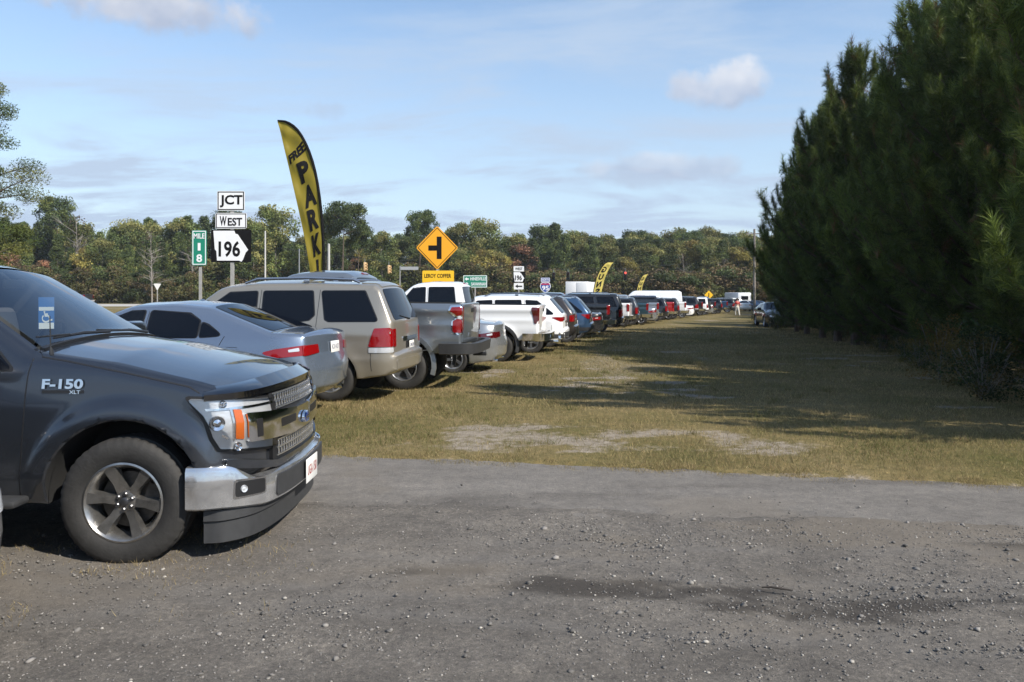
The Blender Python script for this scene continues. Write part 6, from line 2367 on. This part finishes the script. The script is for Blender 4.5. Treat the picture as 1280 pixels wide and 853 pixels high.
class Sign:
    """sign assembly facing the viewer; panels given by photo rectangles at the sign's own distance"""

    def __init__(s, name, px, Y, label, post_w=.07, post_top=None, cat='sign', rz=0.0, mat=None):
        s.Y = Y
        s.X = (px - 640) / FPX * Y
        s.z = gz(s.X, Y)
        s.root = empty(name, (s.X, Y, s.z), rz)
        tag(s.root, label, cat, 'road signs beside the highway')
        if post_top is not None:
            top = s.loc(px, post_top)[1]
            m = MB()
            m.box((0, .03, top / 2 - .1), (post_w, post_w * .6, top + .2))
            m.build('post', mat or POST, s.root)

    def loc(s, px, py):
        return (px - 640) / FPX * s.Y - s.X, EYE - (py - HZ) / FPX * s.Y - s.z

    def plane(s, off=0.0):
        return disc_map((0, -off, 0), (1, 0, 0), (0, 0, 1))

    def panel(s, name, x0, y0, x1, y1, mat, rad=.04, border=None, bw=.025, off=.0):
        a, b = s.loc(x0, y1), s.loc(x1, y0)
        o = patch(name, [(a[0], a[1]), (b[0], a[1]), (b[0], b[1]), (a[0], b[1])], s.plane(), .012 + off, mat, s.root, .012, 1.0, rad)
        if border:
            e = .018
            outer = [(a[0] + e, a[1] + e), (b[0] - e, a[1] + e), (b[0] - e, b[1] - e), (a[0] + e, b[1] - e)]
            for q in range(4):
                p0, p1 = outer[q], outer[(q + 1) % 4]
                dx, dy = p1[0] - p0[0], p1[1] - p0[1]
                l = math.hypot(dx, dy)
                nx, ny = -dy / l * bw, dx / l * bw
                patch('border', [p0, p1, (p1[0] + nx - dx / l * bw, p1[1] + ny - dy / l * bw), (p0[0] + nx + dx / l * bw, p0[1] + ny + dy / l * bw)], s.plane(), .015 + off, border, o, .003, 1.0)
        return o

    def shape(s, name, pts, mat, off=.0, parent=None, fr=0.0):
        return patch(name, [s.loc(*p) for p in pts], s.plane(), .014 + off, mat, parent or s.root, .004, 1.0, fr)

    def text(s, body, x0, y0, x1, y1, mat, parent, bold=.0, off=.0):
        a, b = s.loc(x0, y1), s.loc(x1, y0)
        cx, cz = (a[0] + b[0]) / 2, (a[1] + b[1]) / 2
        f = s.plane()
        return lettering('lettering', body, b[0] - a[0], b[1] - a[1], lambda u, v, o: f(u + cx, v + cz, .0175 + off), mat, parent, bold)


def georgia(s, x0, y0, x1, y1, mat, parent, off=.004):
    pts = [(.06, .03), (.585, .03), (.61, .12), (.67, .14), (.93, .62), (.87, .70), (.80, .92), (.76, .985), (.70, .95), (.15, .95), (.135, .66), (.095, .60)]
    return s.shape('route_shape', [(x0 + (x1 - x0) * p[0], y0 + (y1 - y0) * p[1]) for p in pts], mat, off, parent)


s = Sign('mile_marker', 250, 20.5, 'narrow green mile marker sign reading MILE 18 on a steel post', .07, 334)
p = s.panel('sign_panel', 240, 288, 258.5, 332, SG_, .05, SW, .022)
s.text('MILE', 242.5, 292, 256, 298.5, SW, p, .02)
s.text('1', 247.5, 304, 251, 313.5, SW, p, .03)
s.text('8', 245.8, 318, 253, 328, SW, p, .03)
s = Sign('route_sign', 290, 23, 'junction sign stack reading JCT WEST 196 with black backed route shape', .10, 240)
p = s.panel('sign_panel', 271.5, 239, 306, 263.5, SW, .06, SB, .028)
s.text('JCT', 275, 244, 303.5, 259.5, SB, p, .03)
p = s.panel('sign_panel', 269.5, 266.5, 308.5, 286, SW, .06, SB, .022)
s.text('W', 275, 270.5, 283.5, 282.5, SB, p, .025)
s.text('EST', 285, 272.5, 303, 282.5, SB, p, .025)
p = s.panel('sign_panel', 264, 287.5, 314, 328, SB, .02)
q = georgia(s, 264, 287.5, 314, 328, SW, p)
s.text('196', 273.5, 301.5, 300.5, 321.5, SB, q, .028, .004)

s = Sign('warning_sign', 546.5, 33, 'orange yellow diamond side road warning sign above a LEROY COFFER plate', .09, 300)
p = s.shape('sign_panel', [(546.5, 282.5), (573, 310), (546.5, 337.5), (520, 310)], SY, 0, None, .09)
ed = [(546.5, 284.6), (571, 310), (546.5, 335.4), (522, 310)]
for i in range(4):
    a, b = ed[i], ed[(i + 1) % 4]
    c = (546.5, 310)
    inn = lambda q: (q[0] + (c[0] - q[0]) * .045, q[1] + (c[1] - q[1]) * .045)
    s.shape('border', [a, b, inn(b), inn(a)], SB, .003, p)
s.shape('symbol', [(546, 296), (552, 296), (552, 324), (546, 324)], SB, .004, p)
s.shape('symbol', [(535.5, 307), (546, 307), (546, 313.6), (535.5, 313.6)], SB, .004, p)
p = s.panel('sign_panel', 528, 338.5, 567.5, 366, SY2, .05, None)
s.text('LEROY COFFER', 530.5, 342.5, 564, 347.5, SB, p, .02)
s.text('HWY', 542, 351.5, 553, 356.5, SB, p, .02)

s = Sign('guide_sign', 594, 62, 'small green guide sign reading HINESVILLE and SAVANNAH with arrows', .10, 352)
p = s.panel('sign_panel', 579, 344.3, 609, 359.8, SG_, .08, SW, .05)
s.text('HINESVILLE', 588, 346.7, 607.6, 350.8, SW, p, .02)
s.text('SAVANNAH', 589, 353.2, 607.6, 357.3, SW, p, .02)
s.shape('arrow', [(581, 349), (583.6, 346.6), (583.6, 348.1), (586, 348.1), (586, 349.9), (583.6, 349.9), (583.6, 351.3)], SW, .004, p)
s.shape('arrow', [(583.5, 352.9), (585.9, 355.2), (584.4, 355.2), (584.4, 357.6), (582.6, 357.6), (582.6, 355.2), (581.1, 355.2)], SW, .004, p)

s = Sign('route_sign', 648.5, 58, 'distant sign stack reading WEST 196 over a left arrow plate', .09, 340)
p = s.panel('sign_panel', 642, 333, 655, 339.5, SW, .06)
s.text('WEST', 643.8, 334.6, 653.2, 338, SB, p, .03)
p = s.panel('sign_panel', 641, 340, 656.5, 353, SB, .03)
q = georgia(s, 641, 340, 656.5, 353, SW, p)
s.text('196', 643.8, 344.3, 652.3, 350.9, SB, q, .035, .004)
p = s.panel('sign_panel', 642.3, 354, 654.5, 362, SW, .06)
s.shape('arrow', [(644, 358), (647.2, 355.6), (647.2, 357.3), (652.8, 357.3), (652.8, 358.9), (647.2, 358.9), (647.2, 360.5)], SB, .004, p)

s = Sign('interstate_sign', 681.5, 64, 'blue interstate shield reading 95 under a small blue plate', .10, 350)
p = s.panel('sign_panel', 676, 347.3, 687.5, 352.6, SBL, .06, SW, .035)
s.text('NORTH', 677.3, 348.6, 686.2, 351.3, SW, p, .02)
sh = [(676, 354), (678.5, 352.9), (681.7, 353.7), (685, 352.9), (687.5, 354), (688.6, 358.5), (687, 362.5), (684.5, 365), (681.7, 366.2), (679, 365), (676.4, 362.5), (674.9, 358.5)]
p = s.shape('sign_panel', sh, SW)
ins = lambda k: [(681.7 + (q[0] - 681.7) * k, 359.4 + (q[1] - 359.4) * k) for q in sh]
s.shape('shield_face', ins(.88), SBL, .004, p)
s.shape('shield_band', [(676.6, 354.6), (686.8, 354.6), (687.2, 356.2), (676.2, 356.2)], SR, .006, p)
s.text('95', 677.6, 357.3, 686, 363.3, SW, p, .03, .005)

s = Sign('warning_sign', 886, 108, 'small yellow diamond warning sign at the far end of the parked row', .12, 366)
p = s.shape('sign_panel', [(886, 363.2), (891.6, 369), (886, 374.8), (880.4, 369)], SY2)
s.shape('symbol', [(885.4, 366.5), (886.6, 366.5), (886.6, 371.5), (885.4, 371.5)], SB, .004, p)
s = Sign('yield_sign', 196.5, 58, 'white triangular yield sign back on a thin post by the pale road', .07, 360)
s.shape('sign_panel', [(191.8, 354.8), (201.6, 354.8), (196.7, 363.5)], simple('sign_back', (.75, .75, .74), .5), 0, None, .05)
s = Sign('street_name_sign', 500, 46, 'grey street name blade on a thin pole behind the parked pickups', .05, 333)
p = s.panel('sign_panel', 500.5, 333.6, 523, 337.6, simple('sign_grey', (.32, .33, .34), .5), .02)


def plain_pole(px, top_y, Y, r0, label, mat, cat='pole', name='steel_pole', arm=None):
    X = (px - 640) / FPX * Y
    z = gz(X, Y)
    h = EYE - (top_y - HZ) / FPX * Y - z
    e = empty(name, (X, Y, z))
    tag(e, label, cat, 'poles along the highway')
    m = MB()
    m.tube([(0, 0, -.2), (0, 0, h)], [r0, r0 * .75], 12)
    m.build('shaft', mat, e)
    c = MB()
    c.lathe([(h - .01, r0 * .8), (h + .03, r0 * .8), (h + .06, .001)], 12, axis='z')
    c.build('cap', mat, e)
    return e, h


PALE = simple('pale_pole', (.46, .45, .43), .6, .2, var=.1)
plain_pole(331.5, 290, 42, .055, 'pale steel pole standing right of the 196 sign', PALE)
plain_pole(411, 306, 44, .09, 'stout pale pole standing beside the big yellow flag', PALE)
plain_pole(374, 312, 62, .06, 'thin grey pole behind the big yellow flag', STEEL)
WOOD = simple('utility_wood', (.20, .18, .16), .9, var=.25, vscale=5)
e, h = plain_pole(943, 287, 90, .16, 'wooden utility pole at the end of the pine wall', WOOD, 'pole', 'utility_pole')
m = MB()
m.box((0, 0, h - .5), (1.9, .10, .12))
for q in (-.8, 0, .8):
    m.tube([(q, 0, h - .44), (q, 0, h - .26)], .035, 8)
m.build('crossarm', WOOD, e)
e2, h2 = plain_pole(700, 292, 178, .16, 'distant wooden utility pole in front of the wood', WOOD, 'pole', 'utility_pole')
w = MB()
X0, X1 = Vector((e.location.x, 90, e.location.z + h - .3)), Vector((e2.location.x, 178, e2.location.z + h2 - .3))
w.tube([X0.lerp(X1, t) - Vector((0, 0, 5.0 * t * (1 - t))) for t in np.linspace(0, 1, 16)], .018, 5)
tag(w.build('power_line', TRIM), 'sagging power line running off the wooden utility pole', 'cable', None)


def signal(px, py, Y, hgt, rz, housing, label, lit):
    c = px_at(px, py, Y)
    e = empty('traffic_light', c, rz)
    tag(e, label, 'traffic light', 'traffic lights over the highway')
    w_ = hgt * .36
    m = MB()
    m.box((0, 0, 0), (w_, w_ * .6, hgt), None, .04)
    m.build('housing', housing, e)
    for i, (colr, on) in enumerate(((SR, lit), (AMBER, 0), (SG_, 0))):
        z = hgt * (.31 - .31 * i)
        l = MB()
        l.lathe([(-w_ * .30, w_ * .36), (-w_ * .36, w_ * .2), (-w_ * .37, .001)], 14, c=(0, 0, z))
        mt = simple('signal_red_lit', (.5, .02, .02), .4, emit=(1, .12, .08, 1.2)) if on else simple('signal_off_%d' % i, ((.10, .012, .012), (.10, .06, .01), (.01, .06, .04))[i], .3)
        l.build('lamp', mt, e)
        v = MB()
        v.lathe([(-w_ * .30, w_ * .40), (-w_ * .85, w_ * .40), (-w_ * .85, w_ * .36), (-w_ * .30, w_ * .36)], 14, c=(0, 0, z))
        v.build('visor', housing, e)
    h_ = MB()
    h_.tube([(0, 0, hgt / 2 - .02), (0, 0, hgt / 2 + .34)], .03, 6)
    h_.build('hanger', STEEL, e)
    return c + Vector((0, 0, hgt / 2 + .34))


DKH = simple('signal_black', (.015, .015, .016), .5)
YLH = simple('signal_yellow', (.62, .42, .22), .5)
tops = [signal(692, 346, 96, 1.05, 0, DKH, 'black traffic light showing red over the highway near the blue shield', 0),
        signal(710, 345.5, 96, 1.05, 0, DKH, 'black traffic light hanging above the white trailer', 0),
        signal(781.5, 345, 97, 1.15, 0, DKH, 'black traffic light with its red lamp lit beside the GUNS flag', 1)]
lo = [signal(456, 333.5, 78, .85, R(75), YLH, 'pale traffic light seen side on behind the champagne vehicle roof', 0), signal(486, 337, 80, .85, R(75), YLH, 'pale traffic light seen side on nearest the white pickup cab', 0)]


def span(pts, lab):
    a, b = pts[0], pts[-1]
    d = Vector((b.x - a.x, b.y - a.y, 0)).normalized()
    zt = max(p.z for p in pts) + .35
    ends = [Vector((a.x, a.y, zt + .35)) - d * 9, Vector((b.x, b.y, zt + .35)) + d * 9]
    chain = [ends[0]] + [Vector((p.x, p.y, p.z)) for p in pts] + [ends[1]]
    m = MB()
    m.tube(chain, .02, 5)
    o = tag(m.build('span_wire', TRIM), lab, 'cable')


span(tops, 'span wire carrying the black traffic lights')
span(lo, 'span wire carrying the pale traffic lights')

# white box trailer on the highway
X, Y = (709 - 640) / FPX * 92, 92.0
e = empty('box_trailer', (X + 1.9, Y + 1.2, gz(X, Y)), R(-14))
tag(e, 'plain white box trailer standing beyond the parked row', 'trailer')
m = MB()
m.box((0, 0, 2.32), (2.5, 9.0, 2.75), None, .05)
tb = m.build('box', simple('trailer_white', (.70, .71, .72), .45, var=.08, vscale=1.2), e)
for i in range(9):
    for sx in (-1, 1):
        m = MB()
        m.box((sx * 1.262, -4.0 + i, 2.32), (.02, .05, 2.7))
        m.build('rib', simple('trailer_rib', (.5, .5, .5), .5), tb)
for sx in (-.62, .62):
    m = MB()
    m.box((sx, -4.52, 2.3), (1.18, .03, 2.5), None, .01)
    d_ = m.build('rear_door', simple('trailer_door', (.66, .67, .68), .45), tb)
m = MB()
m.box((0, 0, .85), (1.1, 8.6, .2))
m.build('chassis', TRIM, e)
for y in (-3.4, -2.2):
    for sx in (-1, 1):
        w_ = add_wheel(e, 0, sx * .1, .5, .29, .28, 'alloy5', 24)
        w_.location = (sx * 1.05, y, .49)
        w_.rotation_euler = (0, 0, R(90) if sx > 0 else R(-90))

# white canopy-topped trailer far away
X, Y = (922 - 640) / FPX * 128, 128.0
e = empty('camper', (X, Y, gz(X, Y)), R(10))
tag(e, 'white camper trailer far beyond the person on the field', 'trailer')
m = MB()
m.box((0, 0, 1.65), (2.3, 5.0, 2.2), None, .15)
m.build('box', simple('camper_white', (.6, .62, .65), .4), e)
m = MB()
m.box((0, -2.52, 1.9), (1.2, .03, .6), None, .01)
m.build('window', GLASS, e)
for sx in (-1, 1):
    add_wheel(e, 0, sx * .1, .35, .2, .22, 'alloy5', 20).location = (sx * .95, -.4, .34)


# ------------------------------------------------------------------ feather flags
def feather_flag(Y, right, left, mat, label, words, name='feather_flag', base_px=None):
    """right: photo points up the pole sleeve, left: the free edge, both from bottom to top, all at one distance"""
    Rr = [px_at(*p, Y) for p in right]
    Ll = [px_at(*p, Y) for p in left]
    b = Vector((Rr[0].x, Y, gz(Rr[0].x, Y)))
    root = empty(name, b)
    tag(root, label, 'flag', 'feather flags advertising along the row')
    res = lambda P, n: smooth_path([tuple(p - b) for p in P], n)
    N = 60
    rp, lp_ = res(Rr, N), res(Ll, N)
    rx = np.array([tuple(p) for p in rp])
    lx = np.array([tuple(p) for p in lp_])
    tt = np.linspace(0, 1, N + 1)

    def mp(u, v, off):
        u, v = np.asarray(u, float), np.asarray(v, float)
        a = np.stack([np.interp(v, tt, lx[:, i]) for i in range(3)], 1)
        c = np.stack([np.interp(v, tt, rx[:, i]) for i in range(3)], 1)
        q = a + (c - a) * u[:, None]
        # folds running down from the pole
        wdt = np.linalg.norm(c - a, axis=1)
        fold = (np.sin((u * 1.6 + v * 9.0) * 3.0) * .5 + np.sin((u * 2.3 - v * 14) * 2.1 + 1) * .35) * .11 * np.minimum(1, wdt) * (1 - u) ** .4 * np.clip(u * 3 + .35, 0, 1)
        q[:, 1] += fold - off
        return q
    mp.flip = False
    f = patch('cloth', [(0, 0), (1, 0), (1, .985), (0, .985)], mp, .0, mat, root, .006, .035)
    sl = MB()
    h0 = rx[0]
    pts = [np.array([h0[0], 0, -.1])] + [rx[i] for i in range(0, N + 1, 3)]
    sl.tube([Vector(p) for p in pts], [.035] * (len(pts) - 3) + [.03, .025, .02], 8)
    sl.build('pole_sleeve', SB, root)
    hem = MB()
    mz = (rx[:, 2] + lx[:, 2]) / 2 + b.z
    for (txt, u0, u1, y0, y1, sk) in words:
        v0, v1 = (float(np.interp(EYE - (q - HZ) / FPX * Y, mz, tt)) for q in (y1, y0))
        cu, cv = (u0 + u1) / 2, (v0 + v1) / 2

        def place(u, v, off, cu=cu, cv=cv, sk=sk):
            return mp(cu + u, cv + v + sk * u, .012)
        lettering('lettering', txt, u1 - u0, v1 - v0, place, SB, f, .05, subdiv=True)
    return root


def cloth_mat(name, col):
    m, t, b = mat_new(name)
    b.inputs['Base Color'].default_value = (*col, 1)
    b.inputs['Roughness'].default_value = .55
    b.inputs['Sheen Weight'].default_value = .2
    tl = nd(t, 'ShaderNodeBsdfTranslucent')
    tl.inputs[0].default_value = (*col, 1)
    mx = nd(t, 'ShaderNodeMixShader', i_0=.35)
    t.links.new(b.outputs[0], mx.inputs[1])
    t.links.new(tl.outputs[0], mx.inputs[2])
    t.links.new(mx.outputs[0], t.nodes['Material Output'].inputs[0])
    return m


FY = cloth_mat('flag_yellow_shaded', (.27, .21, .012))  # yellow cloth darkened in its base colour to stand for backlit shade
FY2 = cloth_mat('flag_bright_yellow', (.72, .58, .13))
vy = lambda py: (382 - py) / (382 - 151.)
feather_flag(19.6, [(404, 382), (404.5, 340), (404, 300), (400.5, 255), (394, 215), (384.5, 185), (372, 163), (358.5, 153), (347, 151)],
             [(394, 382), (388.5, 345), (382, 305), (373, 262), (364.5, 225), (358, 197), (353, 176), (349.5, 161), (346.5, 151.5)], FY,
             'tall yellow feather flag with backlit shade in its cloth colour, reading FREE PARKING above the champagne vehicle',
             [('FREE', .10, .92, 186, 197, .055), ('P', .34, .80, 203, 228, .02), ('A', .34, .86, 232, 259, .02), ('R', .36, .84, 262, 288, .02), ('K', .36, .86, 293, 320, .02), ('I', .50, .66, 325, 343, 0), ('N', .36, .84, 347, 361, 0), ('G', .36, .84, 364, 378, 0)])
feather_flag(70, [(738, 392), (739.5, 378), (741.5, 367), (744.5, 352), (749, 340), (755, 331), (760, 327.5), (767, 327.6)], [(747, 392), (749, 378), (751.5, 367), (755, 352), (758.5, 342), (762, 335), (764.5, 331), (767.2, 327.9)], FY2,
             'bright yellow feather flag reading GUNS above the parked vehicles',
             [('G', .25, .8, 334, 341, -.02), ('U', .25, .8, 343, 350, -.02), ('N', .25, .8, 352, 359, -.02), ('S', .25, .8, 361, 368, -.02)])
feather_flag(112, [(792.5, 388), (793.5, 378), (795, 368), (797.5, 357), (801, 349), (804.5, 344), (810.2, 342.3)], [(799.5, 388), (800.5, 378), (801.5, 368), (803.5, 357), (806, 350), (808, 346), (810.4, 342.6)], FY2,
             'smaller yellow feather flag farther along the row',
             [('G', .25, .8, 347, 351, -.02), ('U', .25, .8, 353, 357, -.02), ('N', .25, .8, 359, 363, -.02), ('S', .25, .8, 365, 369, -.02)])

# white marker post in front of the shaded pickup
X, Y = (962.5 - 640) / FPX * 47, 47.0
m = MB()
m.tube([(0, 0, -.1), (0, 0, .55)], .05, 8)
m.lathe([(.55, .05), (.58, .035), (.585, .001)], 8, axis='z')
o = m.build('marker_post', simple('post_grey', (.35, .37, .38), .6))
o.location = (X, Y, gz(X, Y))
tag(o, 'short grey marker post in front of the shaded pickup', 'post')
# ------------------------------------------------------------------ person walking on the field
def person(px, Y):
    X = (px - 640) / FPX * Y
    root = empty('person', (X, Y, gz(X, Y)), R(200))
    tag(root, 'person in a red top and pale trousers walking across the field', 'person')
    J = {'pel': (0, 0, .96, .13), 'wai': (0, .01, 1.10, .115), 'che': (0, .02, 1.30, .14), 'nek': (0, .02, 1.47, .055), 'hd0': (0, .0, 1.56, .075), 'hd1': (0, -.01, 1.64, .095), 'hd2': (0, 0, 1.72, .07)}
    E = [('pel', 'wai'), ('wai', 'che'), ('che', 'nek'), ('nek', 'hd0'), ('hd0', 'hd1'), ('hd1', 'hd2')]
    for s, n, fw in ((1, 'l', 1), (-1, 'r', -1)):
        J.update({'sh' + n: (.17 * s, .02, 1.40, .065), 'el' + n: (.22 * s, .03 - .08 * fw, 1.13, .045), 'wr' + n: (.22 * s, -.08 - .10 * fw, .92, .03), 'ha' + n: (.215 * s, -.11 - .11 * fw, .84, .038),
                  'hi' + n: (.09 * s, 0, .90, .10), 'kn' + n: (.10 * s, -.13 * fw - .02, .50, .065), 'an' + n: (.10 * s, -.16 * fw + .08, .09, .042), 'to' + n: (.11 * s, -.16 * fw - .07, .04, .04)})
        E += [('che', 'sh' + n), ('sh' + n, 'el' + n), ('el' + n, 'wr' + n), ('wr' + n, 'ha' + n), ('pel', 'hi' + n), ('hi' + n, 'kn' + n), ('kn' + n, 'an' + n), ('an' + n, 'to' + n)]

    def skin(name, keys, mat, grow, sub=1):
        ks = list(keys)
        me = bpy.data.meshes.new(name)
        me.from_pydata([J[k][:3] for k in ks], [(ks.index(a), ks.index(b)) for a, b in E if a in ks and b in ks], [])
        o = bpy.data.objects.new(name, me)
        COL.objects.link(o)
        sk = o.modifiers.new('s', 'SKIN')
        sk.use_smooth_shade = True
        for i, k in enumerate(ks):
            r_ = J[k][3] + grow
            me.skin_vertices[0].data[i].radius = (r_, r_ * (.8 if k in ('pel', 'wai', 'che') else 1))
            me.skin_vertices[0].data[i].use_root = (i == 0)
        o.modifiers.new('u', 'SUBSURF').levels = sub
        o.modifiers['u'].render_levels = sub
        o.parent = root
        me.materials.append(mat)
        return o
    skin('body', J.keys(), simple('skin', (.42, .26, .19), .6), 0)
    skin('shirt', ['wai', 'che', 'shl', 'shr', 'ell', 'elr'], simple('shirt_red', (.40, .05, .045), .8), .022)
    skin('trousers', ['pel', 'wai', 'hil', 'hir', 'knl', 'knr', 'anl', 'anr'], simple('trousers_pale', (.55, .52, .46), .8), .016)
    h = MB()
    h.lathe([(1.615, .112), (1.68, .115), (1.74, .09), (1.775, .001)], 14, axis='z')
    h.build('hair', simple('hair_dark', (.03, .02, .015), .7), root)


person(921.5, 75)
# ------------------------------------------------------------------ air
hm = bpy.data.materials.new('haze')
hm.use_nodes = True
ht = hm.node_tree
ht.nodes.clear()
pv = nd(ht, 'ShaderNodeVolumePrincipled')
pv.inputs['Color'].default_value = (.86, .90, .96, 1)
pv.inputs['Density'].default_value = .00028
pv.inputs['Anisotropy'].default_value = .2
ho = nd(ht, 'ShaderNodeOutputMaterial')
ht.links.new(pv.outputs[0], ho.inputs['Volume'])
hb_ = MB()
hb_.box((0, 320, 11.0), (1700, 1500, 28.0))
tag(hb_.build('haze', hm, None, False), 'thin pale air between the viewer and the distant wood', 'haze', None, 'stuff')
